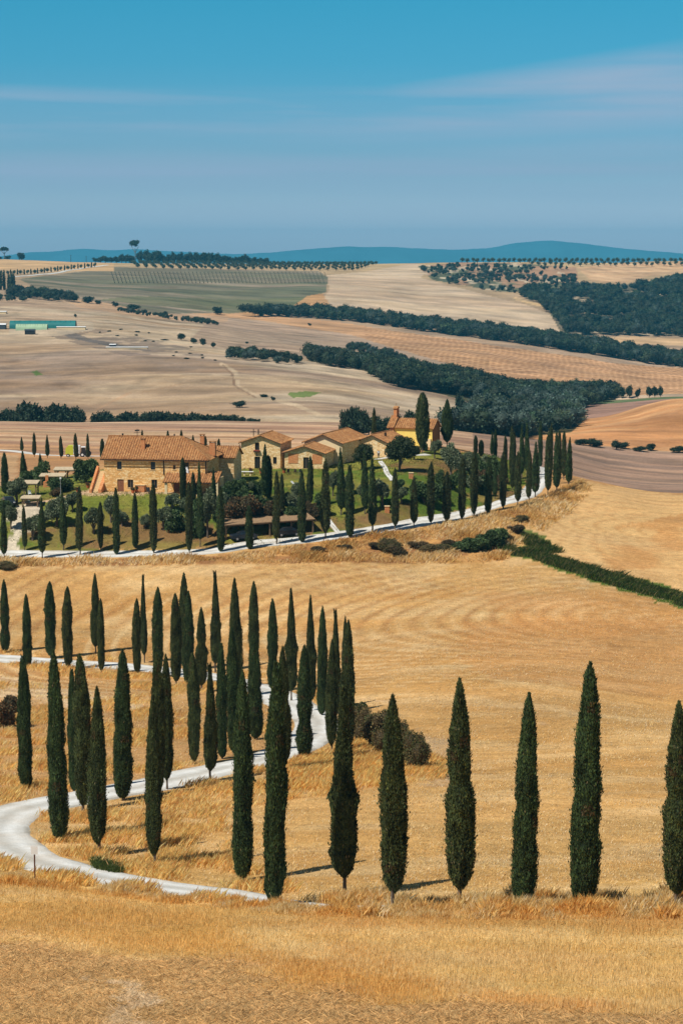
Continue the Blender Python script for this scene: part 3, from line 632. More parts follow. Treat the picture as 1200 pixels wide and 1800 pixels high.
# cypresses in the verge of the near field
G1 = 'tall cypresses in the verge of the near field'
for a_ in [
 (480,1590,1163,41,100,112,'tall dark cypress on the verge where the white road reaches the straw field',1.0),
 (605,1574,1205,50,100,118,'bare-stemmed cypress just right of the end of the white road in the verge',0),
 (690,1598,1220,50,98.3,106,'broad columnar cypress leafy to the ground, in front of the brown bush',0),
 (806,1594,1192,50,98.3,106,'spindle-shaped cypress with a pale bare trunk between two fuller verge cypresses',0),
 (922,1600,1217,44,98.3,106,'narrow straight cypress with rusty weeds at its foot in the verge',0),
 (1027,1600,1162,52,98.3,106,'tallest cypress of the verge row, second from the right edge',0),
 (1186,1598,1232,50,98.3,106,'cypress cut by the right edge of the view, last in the verge row',0)]:
    cypress(*a_[:6], 'n', a_[6], G1, tilt=a_[7])
G2 = 'cypresses around the lower bend of the white road'
for a_ in [
 (47,1388,1152,26,125,175,'cypress farthest left above the lower road bend, standing alone on the grassy bank'),
 (103,1480,1142,34,112,150,'tall thick cypress on the tip of grass inside the lower road bend'),
 (131,1392,1176,19,130,175,'slim cypress half hidden between two thicker trunks beyond the lower bend'),
 (146,1425,1149,30,125,160,'full cypress with twin tips at the road edge inside the lower bend'),
 (174,1505,1207,34,108,130,'shorter thick cypress with a thin bare foot beside the lower road'),
 (218,1407,1140,33,130,160,'broad cypress with a wispy bent tip by the upper side of the lower bend'),
 (272,1528,1220,30,105,125,'cypress tapering to a fine forked stem near the foot of the lower road'),
 (279,1398,1147,24,128,165,'cypress rising directly behind the one with the fine forked stem'),
 (294,1388,1150,25,130,168,'slender bare-stemmed cypress at the near edge of the upper strand of the bend'),
 (427,1550,1178,36,102,125,'thick cypress with a double bare stem on the far edge of the near road'),
 (341,1344,1147,22,140,185,'cypress on the inner bank, left of the pair by the middle of the road'),
 (370,1373,1165,25,135,180,'cypress with a tuft of side twigs at its base on the road edge'),
 (391,1334,1130,20,145,190,'thin cypress just right of and behind the one with the tufted base'),
 (411,1325,1101,24,145,195,'leaning tall cypress at the left of the dense cluster in the loop'),
 (448,1300,1115,26,150,200,'cypress in the dense cluster, beside the grass patch inside the loop'),
 (498,1358,1136,26,140,185,'cypress directly behind the tall dark verge cypress at the road end'),
 (535,1337,1133,27,150,195,'full straight cypress on the inner edge of the hairpin bend'),
 (583,1325,1124,22,150,205,'cypress just outside the hairpin, left of a wider neighbour'),
 (611,1335,1090,27,150,200,'wide tall cypress outside the hairpin, next to the brown bush')]:
    cypress(*a_[:6], 'n', a_[6], G2)
G3 = 'cypresses along the upper strand of the white road'
for a_ in [
 (10,1147,1018,16,228,275,'leftmost cypress on the far side of the upper road, with a bare stem'),
 (49,1172,1044,16,215,260,'short cypress nearest the left on the near side of the upper road'),
 (90,1157,1022,19,225,270,'twin-tipped cypress on the far side of the upper road'),
 (121,1176,1031,18,215,260,'cypress on the near edge of the upper road, right of the twin-tipped one'),
 (169,1147,1008,16,228,275,'tall cypress beyond the upper road partly behind a thinner one'),
 (179,1183,1052,13,210,255,'very thin cypress on the near edge of the upper road'),
 (242,1188,1052,15,208,255,'short cypress overlapping a taller one beyond the upper road'),
 (254,1165,1009,13,222,265,'tall thin cypress on the far side of the upper road in open stubble'),
 (279,1190,1032,19,208,255,'cypress on the upper road with pale stubble left of it and a road gap right'),
 (310,1203,1043,20,200,250,'cypress on the inner side of the upper road, left of two taller ones'),
 (325,1180,1007,17,215,260,'tall cypress rising behind its two neighbours on the upper road'),
 (332,1205,1038,19,200,245,'cypress in front of the tall one, third of the tight trio on the upper road'),
 (355,1216,1067,20,195,240,'short pointed cypress between the tight trio and the tallest upper one'),
 (379,1182,1003,19,212,258,'tallest cypress of the upper road, standing on the far side'),
 (415,1225,1016,23,190,240,'thick tall cypress where the upper road starts to turn down'),
 (447,1205,1022,19,200,245,'tall cypress on the far side of the turning road, right of the thick one'),
 (480,1215,1052,19,195,240,'free-standing cypress at the outer edge of the turn'),
 (512,1232,1034,21,188,235,'tall cypress outside the curve between the free-standing one and the hairpin'),
 (546,1250,1046,20,183,230,'cypress behind the full straight one at the hairpin'),
 (566,1258,1065,18,182,225,'bare-footed cypress alone on the outer edge of the hairpin'),
 (589,1275,1070,19,175,222,'round-topped cypress on the right of the hairpin'),
 (607,1300,1083,16,165,212,'narrow cypress squeezed behind the wide one at the far right of the hairpin')]:
    cypress(*a_[:6], 'n', a_[6], G3)
# farm road, outer row
G4 = 'cypresses along the outer edge of the farm road'
row = [(8,983,882,12),(75,981,875,13),(141,976,853,13),(205,975,857,12),(271,973,850,13),(333,972,847,12),(388,970,855,13),(439,965,889,14),(486,957,827,13),(531,954,826,14),(572,947,807,17),(615,945,817,15),(654,935,800,15),(694,932,822,13),(727,926,837,13),(757,921,812,13),(785,918,829,15),(812,914,804,13),(832,907,793,13),(857,901,803,13),(884,894,792,12),(909,888,793,12),(929,882,791,10),(940,874,777,14),(962,870,760,12),(977,866,758,13),(981,850,755,9),(990,843,757,10),(999,855,769,12)]
for i, r in enumerate(row):
    cypress(*r, 296, 400, 'f', ORD[i] + ' cypress from the left in the outer row of the farm road', G4)
G5 = 'cypresses on the garden side of the farm road'
row = [(44,968,888,9),(112,967,862,12),(178,966,882,10),(238,963,866,11),(352,961,812,12),(869,877,817,8),(900,861,813,8),(887,840,765,7),(898,845,747,8),(902,850,758,8),(916,840,747,10),(925,835,743,10),(949,818,740,8),(967,840,745,8)]
for i, r in enumerate(row):
    cypress(*r, 300, 412, 'f', ORD[i] + ' cypress from the left on the garden side of the farm road', G5)
G6 = 'cypresses inside the farm garden'
row = [(322,892,804,11),(340,905,829,10),(376,895,822,9),(466,880,781,14),(472,878,800,14),(496,912,832,10),(545,892,801,12),(599,905,787,14),(641,903,787,13)]
for i, r in enumerate(row):
    cypress(*r, 305, 365, 'f', ORD[i] + ' cypress from the left standing inside the farm garden', G6)
G7 = 'small cypresses along the track behind the farmhouse'
row = [(39,794,768,6),(61,803,760,7),(84,805,764,7),(108,806,766,7),(134,807,761,8),(155,807,762,6),(180,806,771,8),(226,808,764,6),(251,808,755,6),(296,808,757,7),(319,808,755,7),(340,808,764,6),(362,808,766,7),(385,808,771,6)]
for i, r in enumerate(row):
    cypress(*r, 405, 480, 'f', ORD[i] + ' small cypress from the left along the track behind the farmhouse', G7)
cypress(10,868,795,12,315,400,'f','tall dark cypress at the left edge beside the gravel drive',G6)
cypress(42,848,793,12,330,420,'f','broad cypress behind the reed-roofed pergolas at the left',G6)
cypress(72,838,797,9,330,430,'f','small cypress poking out of the shrubs behind the pergolas',G6)
cypress(657,775,716,9,380,470,'f','thin cypress behind the long barn left of the yellow chapel',G6)
G8 = 'small cypresses beyond the end of the farm road'
for i, r in enumerate([(835,800,765,7),(845,802,773,9),(864,803,758,6),(870,804,755,7)]):
    cypress(*r, 395, 470, 'f', ORD[i] + ' small cypress from the left beyond the crest of the farm road', G8)
# ------------------------------------------------------------------ dry grass and stubble
def blades(name, P0, h, wd, lean, cols, label, cat='grass', nb=1, spread=0.1, wind=(0.25, 0.1)):
    """P0 (n,3) tuft roots, nb blades each; every blade a bent two-face strip"""
    r_ = np.random.default_rng(len(P0)); Pn = np.repeat(P0, nb, 0); n = len(Pn)
    Pn = Pn + np.concatenate([r_.normal(0, spread, (n, 2)), np.zeros((n, 1))], 1)
    hh = np.repeat(np.broadcast_to(h, (len(P0),)), nb) * r_.uniform(0.5, 1.2, n); a = r_.uniform(0, 2 * np.pi, n)
    sd = np.stack([np.cos(a), np.sin(a), 0 * a], -1) * (wd * r_.uniform(0.5, 1.3, n))[:, None]
    ln = np.concatenate([r_.normal(0, lean, (n, 2)) + wind, np.zeros((n, 1))], 1) * hh[:, None]
    up = np.array([0, 0, 1.0]) * hh[:, None]
    v = np.stack([Pn - sd, Pn + sd, Pn + up * 0.6 + ln * 0.4 + sd * 0.6, Pn + up + ln], 1).reshape(-1, 3)
    i = np.arange(n)[:, None] * 4
    f = np.concatenate([np.concatenate([i, i + 1, i + 2], 1), np.concatenate([i, i + 2, i + 3], 1)])
    cc = np.asarray(cols); cc = cc[r_.integers(0, len(cc), len(P0))] if cc.ndim == 2 and len(cc) != len(P0) else cc
    cc = np.repeat(cc, nb, 0) * r_.uniform(0.75, 1.25, (n, 1))
    o = link(name, np_mesh(name, v, f, M['straw'], np.repeat(cc, 4, 0))); tag(o, label, cat, None, 'stuff'); return o
def scatter(n, d0, d1, test=None, pxr=(-90, 1290), bias=1.0):
    Y = np.sqrt(rng.uniform(d0 ** 2, d1 ** 2, n)) if bias == 1 else np.exp(rng.uniform(np.log(d0), np.log(d1), n))
    px = rng.uniform(pxr[0], pxr[1], n); X = (px - 600) / F * Y; Z = height(X, Y); qx, qy = proj(X, Y, Z)
    k = np.ones(n, bool)
    if test is not None: k &= test(qx, qy, X, Y)
    return np.stack([X, Y, Z], -1)[k], qx[k], qy[k]
def road_dist(X, Y):
    d = np.full(X.shape, 1e9)
    for path, wd in ((pathR1, wdR1),):
        for i in range(0, len(path), 2):
            d = np.minimum(d, np.hypot(X - path[i, 0], Y - path[i, 1]) - wd[i] / 2)
    return d
S_STRAW = np.array([alb(252,228,172), alb(246,210,144), alb(255,238,200), alb(226,184,116), alb(250,222,156)])
S_AMBER = 1.08 * np.array([alb(244,200,122), alb(232,178,96), alb(250,216,144), alb(206,150,84), alb(246,206,128)])
# near field: standing stubble in drifts, broken straw lying between
def t_near(qx, qy, X, Y):
    rim = np.interp(qx, [0,150,300,450,600,750], [1550,1564,1584,1600,1608,1612]); return (qy > rim + 2) & (qy < 1850)
Pn, qx, qy = scatter(330000, 62, 113, t_near)
den = fbm(Pn[:, 0] / 9, Pn[:, 1] / 5, 31, 4)
soil = sm(qy, 1650 + 0.09 * qx, 1740 + 0.09 * qx) * (1 - sm(qx, 520, 1150) * 0.75)
rows_ = 0.5 + 0.5 * np.sin((Pn[:, 1] - 0.35 * Pn[:, 0]) * 2 * np.pi / 0.9)
keep = rng.random(len(Pn)) < np.clip(0.40 + 1.2 * (den - 0.42) + 0.25 * rows_, 0.15, 1)
Pk, qk, dk, sk = Pn[keep], qx[keep], den[keep], soil[keep]
def gsample(A, X, Y):
    j = np.clip(np.searchsorted(UC, X / Y), 0, len(UC) - 1); i = np.clip(np.searchsorted(ROW, Y), 0, len(ROW) - 1); return A[i, j]
jt = rng.normal(0, 0.9, (2, len(Pk))); gc = gsample(C, Pk[:, 0] + jt[0], Pk[:, 1] + jt[1]); nb_ = gsample(NB, Pk[:, 0], Pk[:, 1])
mottle = rng.uniform(0, 1, len(Pk))[:, None]
cols = gc * np.array([1.0, 1.09, 1.18]) * (1.12 + 0.8 * mottle) + mottle * 0.05 * np.array([1, 0.85, 0.6]); cols = cols / np.maximum(1, cols.max(1, keepdims=True) / 0.9)
blades('stubble', Pk, (0.20 + 0.16 * np.clip(dk, 0, 1)) * (1 - 0.72 * nb_) * rng.uniform(0.6, 1.2, len(Pk)), 0.013, 0.16, cols, 'golden cut straw stubble covering the near field', 'stubble', wind=(0.05, 0.02))
Pl = Pn[rng.random(len(Pn)) < 0.45]; nl_ = gsample(NB, Pl[:, 0], Pl[:, 1]); Pl = Pl[rng.random(len(Pl)) < 0.25 + 0.75 * nl_]
Pl[:, 2] += 0.015; gl = gsample(C, Pl[:, 0], Pl[:, 1]) * rng.choice([0.5, 1.0, 1.6, 2.1], len(Pl))[:, None]
blades('straw_litter', Pl, 0.13, 0.013, 1.6, gl / np.maximum(1, gl.max(1, keepdims=True) / 0.9), 'broken straw lying on the soil of the near field', 'straw', wind=(0, 0))
# verge between field and cypresses
def t_verge(qx, qy, X, Y):
    rim = np.interp(qx, [0,150,300,450,600,750], [1550,1564,1584,1600,1608,1612])
    return (qy < rim + 5) & (qy > rim - np.interp(qx, [0, 480, 620, 1300], [4, 10, 26, 32]))
Pv, qx, qy = scatter(150000, 93, 118, t_verge)
kv = fbm(Pv[:, 0] / 1.6, Pv[:, 1] / 1.2, 91, 3); k = (kv > 0.40) & (road_dist(Pv[:, 0], Pv[:, 1]) > 0.1)
Pv, kv, qx = Pv[k], kv[k], qx[k]
tone = sm(fbm(Pv[:, 0] / 2.2, Pv[:, 1] / 2, 92, 3), 0.4, 0.6)[:, None]
cols = S_STRAW[rng.integers(0, 5, len(Pv))] * (1 - tone) + S_AMBER[rng.integers(0, 5, len(Pv))] * tone
blades('verge_grass', Pv, (0.12 + 2.1 * np.clip(kv - 0.40, 0, 0.4)) * np.interp(qx, [0, 450, 700, 1200], [0.7, 0.8, 1.0, 1.15]), 0.014, 0.26, cols, 'tall dry grass of the verge below the cypress row', 'grass', 5, 0.16, wind=(0.1, 0.03))
# fields and banks between the roads
def t_mid(qx, qy, X, Y): return road_dist(X, Y) > 0.15
Pm, qx, qy = scatter(260000, 104, 296, t_mid, bias=0)
rim = np.interp(qx, [0,150,300,450,600,750], [1550,1564,1584,1600,1608,1612]); k = qy < rim - 4
Pm, qx, qy = Pm[k], qx[k], qy[k]
rd = road_dist(Pm[:, 0], Pm[:, 1])
loop = inpoly(qx, qy, [(-300,1160),(250,1182),(350,1200),(470,1235),(600,1270),(620,1400),(540,1400),(420,1420),(300,1430),(180,1500),(-20,1500),(-300,1430)])
tuft = sm(fbm(Pm[:, 0] / 4, Pm[:, 1] / 3, 93, 4), 0.55, 0.64) * np.where(loop | (rd < 2.5), 0.8, 0)
tuft = np.maximum(tuft, inpoly(qx, qy, [(500,1345),(640,1300),(790,1345),(770,1372),(640,1385),(500,1390)]) * 0.9 * sm(fbm(Pm[:, 0] / 3, Pm[:, 1] / 3, 94, 3), 0.38, 0.5))
tuft = np.maximum(tuft, (inpoly(qx, qy, [(160,1430),(360,1390),(420,1520),(520,1570),(300,1560),(120,1500)])) * 0.8 * sm(fbm(Pm[:, 0] / 2.2, Pm[:, 1] / 2.5, 95, 3), 0.52, 0.62))
bare = sm(fbm(Pm[:, 0] / 8, Pm[:, 1] / 5, 96, 3), 0.5, 0.6)
tone = tuft[:, None]
cols = S_STRAW[rng.integers(0, 5, len(Pm))] * (1 - tone) + S_AMBER[rng.integers(0, 5, len(Pm))] * tone
far = Pm[:, 1] / 150
k = rng.random(len(Pm)) < np.where(tuft > 0.1, 1, 0.75 - 0.45 * bare)
k1 = k & (tuft > 0.15)
blades('stubble', Pm[k & ~k1], (0.16 * np.sqrt(far))[k & ~k1], 0.03, 0.4, cols[k & ~k1], 'pale straw stubble on the fields beyond the lower road', 'stubble', 1, 0.2)
blades('dry_grass', Pm[k1], (0.2 + 0.55 * tuft)[k1], 0.02, 0.35, np.minimum(cols[k1] * 1.12, 0.92), 'amber dry grass along the bends of the white road', 'grass', 4, 0.3)
# bank below the farm road
def t_bank(qx, qy, X, Y): return inpoly(qx, qy, bank)
Pb, qx, qy = scatter(160000, 288, 395, t_bank)
kb = fbm(Pb[:, 0] / 5, Pb[:, 1] / 5, 97, 4)
k = kb > 0.36; Pb, kb = Pb[k], kb[k]
tone = sm(fbm(Pb[:, 0] / 7, Pb[:, 1] / 7, 98, 3), 0.42, 0.62)[:, None]
cols = S_STRAW[rng.integers(0, 5, len(Pb))] * (1 - tone) * 0.95 + S_AMBER[rng.integers(0, 5, len(Pb))] * tone * 0.72
blades('bank_grass', Pb, 0.3 + 2.4 * np.clip(kb - 0.38, 0, 0.3), 0.07, 0.45, cols, 'tall dry grass on the bank below the farm road', 'grass', 2, 0.4)
# green ditch
dpoly = [(885,964),(930,968),(1040,998),(1120,1022),(1200,1050),(1320,1085),(1320,1106),(1200,1066),(1040,1018),(930,980),(888,975)]
dp2 = [(918,940),(940,945),(968,965),(985,972),(950,972),(925,958)]
Pd, qx, qy = scatter(260000, 250, 330, lambda a, b, X, Y: inpoly(a, b, dpoly) | inpoly(a, b, dp2), pxr=(860, 1320))
kd = fbm(Pd[:, 0] / 2, Pd[:, 1] / 2, 99, 3)
k = fbm(Pd[:, 0] / 5, Pd[:, 1] / 3, 101, 3) + 0.25 * rng.random(len(Pd)) > 0.50; Pd, kd = Pd[k], kd[k]
Gr = np.array([(0.07,0.12,0.02),(0.05,0.10,0.02),(0.17,0.19,0.05),(0.04,0.075,0.02),(0.26,0.22,0.09)])
blades('ditch_reeds', Pd, 0.2 + 0.95 * kd, 0.045, 0.45, Gr * 0.85, 'bright green reeds growing along the ditch between the stubble fields', 'reeds', 2, 0.4)
Pe, _, _ = scatter(60000, 298, 420, lambda a, b, X, Y: inpoly(a, b, garden))
ke = fbm(Pe[:, 0] / 6, Pe[:, 1] / 5, 100, 3); Pe = Pe[ke > 0.5]
blades('lawn_grass', Pe, 0.22, 0.06, 0.5, np.array([(0.13,0.16,0.035),(0.09,0.13,0.03),(0.20,0.18,0.06)]), 'uneven green lawn grass of the farm garden', 'grass', 2, 0.4)

# ------------------------------------------------------------------ broad-leaved trees and shrubs
def lump(r_, c, r, nu=9, nv=6, sq=0.85):
    u = np.linspace(0, 2 * np.pi, nu, endpoint=False); v_ = np.linspace(0.12, np.pi - 0.12, nv)
    U, V_ = np.meshgrid(u, v_, indexing='xy'); rr = r * (1 + r_.normal(0, 0.07, U.shape))
    Vv = np.stack([c[0] + rr * np.sin(V_) * np.cos(U), c[1] + rr * np.sin(V_) * np.sin(U), c[2] + sq * rr * np.cos(V_)], -1).reshape(-1, 3)
    f = []
    for i in range(nv - 1):
        for j in range(nu):
            a1 = i * nu + j; a2 = i * nu + (j + 1) % nu; f += [(a1, a1 + nu, a2 + nu), (a1, a2 + nu, a2)]
    return Vv, np.array(f)
def crown_arrays(seed, R, H0, H1, nl, nleaf, size, base, tint=0.35, lobe=0.42, inner=0.5, second=None, top_heavy=0.0):
    """lobes spread through an ellipsoid from height H0 to H1, radius R, leaf sprays over each lobe"""
    r_ = np.random.default_rng(seed); cz = (H0 + H1) / 2; hz = (H1 - H0) / 2
    cs, rs = [], []
    for k in range(nl):
        d = unit(r_.normal(0, 1, 3)); q = r_.random() ** 0.45 * 0.68
        c = np.array([d[0] * R * q, d[1] * R * q, cz + d[2] * hz * q + top_heavy * hz * 0.3]); cs.append(c); rs.append(lobe * min(R, hz * 1.2) * r_.uniform(0.7, 1.25))
    cs = np.array(cs); rs = np.array(rs)
    V, Fc, Cc, n0 = [], [], [], 0
    for c, r in zip(cs, rs):
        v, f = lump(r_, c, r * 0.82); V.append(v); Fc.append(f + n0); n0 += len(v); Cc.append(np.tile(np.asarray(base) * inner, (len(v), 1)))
    w_ = rs ** 2 / (rs ** 2).sum(); li = r_.choice(nl, nleaf, p=w_); d = unit(r_.normal(0, 1, (nleaf, 3)) + [0, 0, 0.25])
    p = cs[li] + d * (rs[li] * r_.uniform(0.8, 1.12, nleaf))[:, None] * [1, 1, 0.85]
    up = unit(d * 0.8 + r_.normal(0, 0.6, (nleaf, 3))); side = unit(np.cross(up, r_.normal(0, 1, (nleaf, 3))))
    L = size * r_.uniform(0.6, 1.4, nleaf); Wd = L * r_.uniform(0.5, 0.8, nleaf)
    lobek = r_.uniform(1 - tint, 1 + tint, nl)[li]
    col = np.asarray(base)[None] * (lobek * r_.uniform(0.65, 1.4, nleaf))[:, None]
    if second is not None:
        s_ = r_.random(nleaf) < 0.25 + 0.35 * (r_.random(nl)[li] > 0.6); col[s_] = np.asarray(second) * r_.uniform(0.7, 1.3, s_.sum())[:, None]
    nrm = np.cross(up, side)
    lv = np.stack([p, p + up * (L * 0.5)[:, None] + side * (Wd * 0.5)[:, None], p + up * L[:, None] + nrm * (L * 0.2)[:, None], p + up * (L * 0.5)[:, None] - side * (Wd * 0.5)[:, None]], 1).reshape(-1, 3)
    i = np.arange(nleaf)[:, None] * 4 + n0
    f = np.concatenate(Fc + [np.concatenate([i, i + 1, i + 2], 1), np.concatenate([i, i + 2, i + 3], 1)])
    return np.concatenate(V + [lv]), f, np.concatenate(Cc + [np.repeat(col, 4, 0)]), cs
def broad(seed, R, H0, H1, nl, nleaf, size, base, trunk_r=0.18, **kw):
    v, f, c, cs = crown_arrays(seed, R, H0, H1, nl, nleaf, size, base, **kw)
    r_ = np.random.default_rng(seed + 500); d = {'crown': np_mesh('crown', v, f, M['leaf'], c), 'H': H1, 'R': R}
    if trunk_r:
        mid_ = (H0 + H1) / 2; ch = [[((0, 0, -0.6), trunk_r * 1.4), ((0, 0, 0), trunk_r * 1.15), ((0.05, 0.02, H0 * 0.6 + 0.2), trunk_r), ((0.02, -0.04, mid_), trunk_r * 0.6)]]
        for k in range(5):
            c_ = cs[k % len(cs)]; ch.append([((0.02, 0, H0 * 0.5 + 0.1), trunk_r * 0.6), (tuple(c_ * [0.5, 0.5, 0.7]), trunk_r * 0.4), (tuple(c_), trunk_r * 0.2)])
        d['trunk'] = tube_mesh('trunk', ch, M['bark'])
    return d
OLV = (0.105, 0.135, 0.07); DRK = (0.028, 0.045, 0.018); MID = (0.055, 0.09, 0.03); RED = (0.12, 0.075, 0.035); BRN = (0.17, 0.125, 0.055)
TP = {
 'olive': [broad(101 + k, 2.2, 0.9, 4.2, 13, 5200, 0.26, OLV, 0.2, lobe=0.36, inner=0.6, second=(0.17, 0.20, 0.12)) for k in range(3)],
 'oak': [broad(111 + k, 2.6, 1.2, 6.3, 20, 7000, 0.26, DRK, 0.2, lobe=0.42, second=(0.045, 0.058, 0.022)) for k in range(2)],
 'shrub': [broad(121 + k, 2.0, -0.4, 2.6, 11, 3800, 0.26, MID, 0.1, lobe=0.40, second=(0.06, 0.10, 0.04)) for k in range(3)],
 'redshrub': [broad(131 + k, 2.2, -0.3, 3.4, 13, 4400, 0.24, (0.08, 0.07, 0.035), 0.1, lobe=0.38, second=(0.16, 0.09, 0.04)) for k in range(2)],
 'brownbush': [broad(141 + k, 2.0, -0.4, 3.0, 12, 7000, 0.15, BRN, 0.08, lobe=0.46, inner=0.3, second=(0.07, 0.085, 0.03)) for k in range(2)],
 'far': [broad(151 + k, 3.4, 0.6, 7.5, 9, 700, 0.75, (0.026, 0.046, 0.024), 0.25, lobe=0.45, tint=0.45) for k in range(4)],
 'farolive': [broad(161 + k, 2.3, 0.7, 4.2, 5, 160, 0.8, (0.05, 0.075, 0.04), 0.25, lobe=0.5) for k in range(2)],
}
def tree(kind, px, py, ptop, wpx, d0, d1, label, cat, group=None, name=None):
    P0 = ground(px, py, d0, d1); h = top_h(P0, ptop); s = F / P0.y; pl = TP[kind]
    pr = pl[int(px * 3 + py) % len(pl)]
    nm = name or {'olive': 'olive_tree', 'oak': 'broadleaf_tree', 'shrub': 'shrub', 'redshrub': 'shrub', 'brownbush': 'bush', 'far': 'broadleaf_tree', 'farolive': 'olive_tree'}[kind]
    return place_tree(pr, nm, P0, h, wpx / s, label, cat, group)
BG = 'brown bushes outside the bend of the white road'
for a_ in [(640,1305,1236,60,'brown bush nearest the road bend'),(668,1318,1248,70,'wide brown bush between two tall cypresses beyond the bend'),(700,1340,1262,62,'brown bush mostly hidden behind the broad verge cypress'),(730,1356,1284,58,'darkest brown bush, rightmost of the group by the bend')]:
    tree('brownbush', *a_[:4], 150, 215, a_[4], 'bush', BG)
tree('shrub', 628, 1268, 1234, 40, 165, 225, 'small green shrub at the top of the brown bushes by the bend', 'shrub')
tree('redshrub', 8, 1280, 1222, 60, 165, 215, 'russet and green bush at the left edge inside the road loop', 'bush')
for a_ in [('olive',58,950,903,40,'olive tree by the gravel drive, left in the garden'),('olive',100,925,870,46,'large olive tree on the lawn right of the drive'),('olive',165,938,888,38,'olive tree behind the thin garden-side cypress'),('olive',195,918,874,34,'olive tree on the lawn below the farmhouse stairs'),('olive',255,928,903,24,'small olive tree at the foot of the lawn'),('olive',288,932,888,36,'olive tree right of a tall cypress at the foot of the lawn'),
           ('olive',30,885,842,44,'olive tree in front of the leftmost pergola'),('olive',512,908,862,34,'olive tree above the long reed-roofed carport'),('olive',672,890,840,42,'spreading olive tree below the curved garden path'),('olive',763,806,771,26,'olive tree under the chapel wall'),('olive',792,838,778,46,'largest olive tree on the knoll right of the chapel'),('olive',818,842,792,36,'olive tree on the right flank of the knoll'),('olive',303,899,866,34,'olive tree in front of the porch'),('olive',585,872,824,26,'olive tree between two garden cypresses below the low wing'),('olive',436,870,848,26,'small olive tree near the dark side of the farmhouse'),('olive',365,945,862,36,'tall olive tree among the garden cypresses')]:
    tree(a_[0], *a_[1:5], 300, 410, a_[5], 'olive tree', 'olive trees of the farm garden')
for i, a_ in enumerate([(215,925,895,28),(330,905,872,30),(392,900,868,34),(520,885,850,26),(612,868,836,26),(640,885,852,30),(655,868,840,24),(598,890,862,26),(705,885,858,28),(128,900,866,30),(20,930,890,30),(848,838,800,34),(835,868,832,34),(78,925,895,24)]):
    tree('olive', *a_, 298, 410, ORD[i] + ' grey-green small tree from the left among the garden cypresses', 'olive tree', 'small grey-green trees among the garden cypresses')
for i, a_ in enumerate([(10,905,880,34),(118,862,838,34),(182,862,838,20),(445,905,868,44),(470,912,880,40),(515,916,884,40),(530,880,860,30),(860,838,800,34),(880,848,812,30),(828,836,796,34),(810,850,822,34),(850,870,838,34),(775,852,828,26),(350,915,880,40),(385,920,880,36),(430,888,858,34),(402,885,850,30)]):
    tree('shrub', *a_, 298, 412, ORD[i] + ' leafy dark shrub from the left filling the garden slope', 'shrub', 'dark shrubs filling the garden slope')
for a_ in [('shrub',78,852,814,46,'dark shrub mass behind the middle pergola'),('shrub',152,848,806,48,'dark laurel hedge clump left of the farmhouse'),('shrub',102,866,840,46,'low dark shrub under the middle pergola'),('shrub',52,850,822,40,'bushy shrub between the two left pergolas'),('shrub',306,928,890,50,'bushy green shrub on the brown bank below the porch'),('shrub',342,940,880,44,'tall shrub behind the pair of garden cypresses'),('shrub',420,872,842,30,'rounded dark shrub at the shaded farmhouse corner'),('shrub',452,868,840,26,'green shrub right of the rounded dark one'),('shrub',745,884,846,56,'dark wide shrub on the slope below the round tree'),('shrub',770,878,850,34,'dark shrub beside the wide one on the slope'),('shrub',840,850,800,44,'dense dark shrub on the crest right of the olive trees'),('shrub',868,858,806,40,'dense dark shrub near the bend of the farm road'),('shrub',795,860,834,30,'low shrub below the largest olive tree of the knoll'),('shrub',745,792,770,22,'small rounded shrub at the foot of the chapel wall'),('shrub',560,906,870,40,'green shrub hiding the end of the carport'),('shrub',700,860,842,24,'small green shrub beside the garden steps')]:
    tree(a_[0], *a_[1:5], 300, 415, a_[5], 'shrub', 'green shrubs of the farm garden')
for a_ in [('redshrub',98,874,857,26,'small reddish shrub by the lamp post'),('redshrub',437,918,866,62,'big red-brown shrub above the left end of the carport'),('redshrub',405,925,872,48,'red-brown shrub left of the big one'),('redshrub',548,912,880,36,'russet shrub right of the carport roof'),('redshrub',845,858,822,36,'russet shrub on the crest by the farm road'),('redshrub',478,918,878,44,'dusty red shrub behind the middle of the carport'),('redshrub',880,862,835,34,'russet bush beside the topmost farm road cypresses'),('redshrub',800,806,786,26,'brown hedge right of the chapel')]:
    tree(a_[0], *a_[1:5], 300, 420, a_[5], 'shrub', 'reddish shrubs of the farm garden')
for i, (px, py, pt, wd, kd_) in enumerate([(660,962,949,26,'redshrub'),(684,970,942,34,'brownbush'),(702,976,956,26,'redshrub'),(735,962,948,30,'redshrub'),(765,968,952,34,'brownbush'),(792,962,944,30,'redshrub'),(812,965,946,36,'shrub'),(834,966,942,34,'shrub'),(852,962,930,34,'shrub'),(872,960,926,32,'shrub'),(890,950,934,24,'redshrub'),(905,935,918,26,'redshrub'),(915,915,902,22,'brownbush'),(560,968,958,26,'redshrub'),(604,964,953,24,'redshrub'),(6,996,984,34,'brownbush')]):
    tree(kd_, px, py + 2, pt + 3, wd * 1.45, 288, 360, ORD[i] + ' bush of the dry brush on the bank below the farm road', 'bush', 'bushes on the bank below the farm road')
Pw_, _, _ = scatter(26000, 104, 125, lambda a, b, X, Y: inpoly(a, b, [(165,1512),(190,1520),(215,1530),(205,1536),(170,1528)]), pxr=(150, 230))
blades('roadside_weeds', Pw_, 0.35, 0.03, 0.4, np.array([(0.07,0.11,0.03),(0.12,0.14,0.04)]), 'low green weeds at the edge of the near white road', 'weeds', 3, 0.15)
tree('oak', 702, 829, 763, 54, 320, 400, 'large round dark tree on a short trunk left of the chapel', 'tree')
tree('oak', 728, 808, 780, 24, 340, 410, 'small dark tree right behind the large round one', 'tree')
tree('oak', 636, 826, 774, 46, 330, 400, 'dark tree against the shaded wall of the long barn', 'tree')
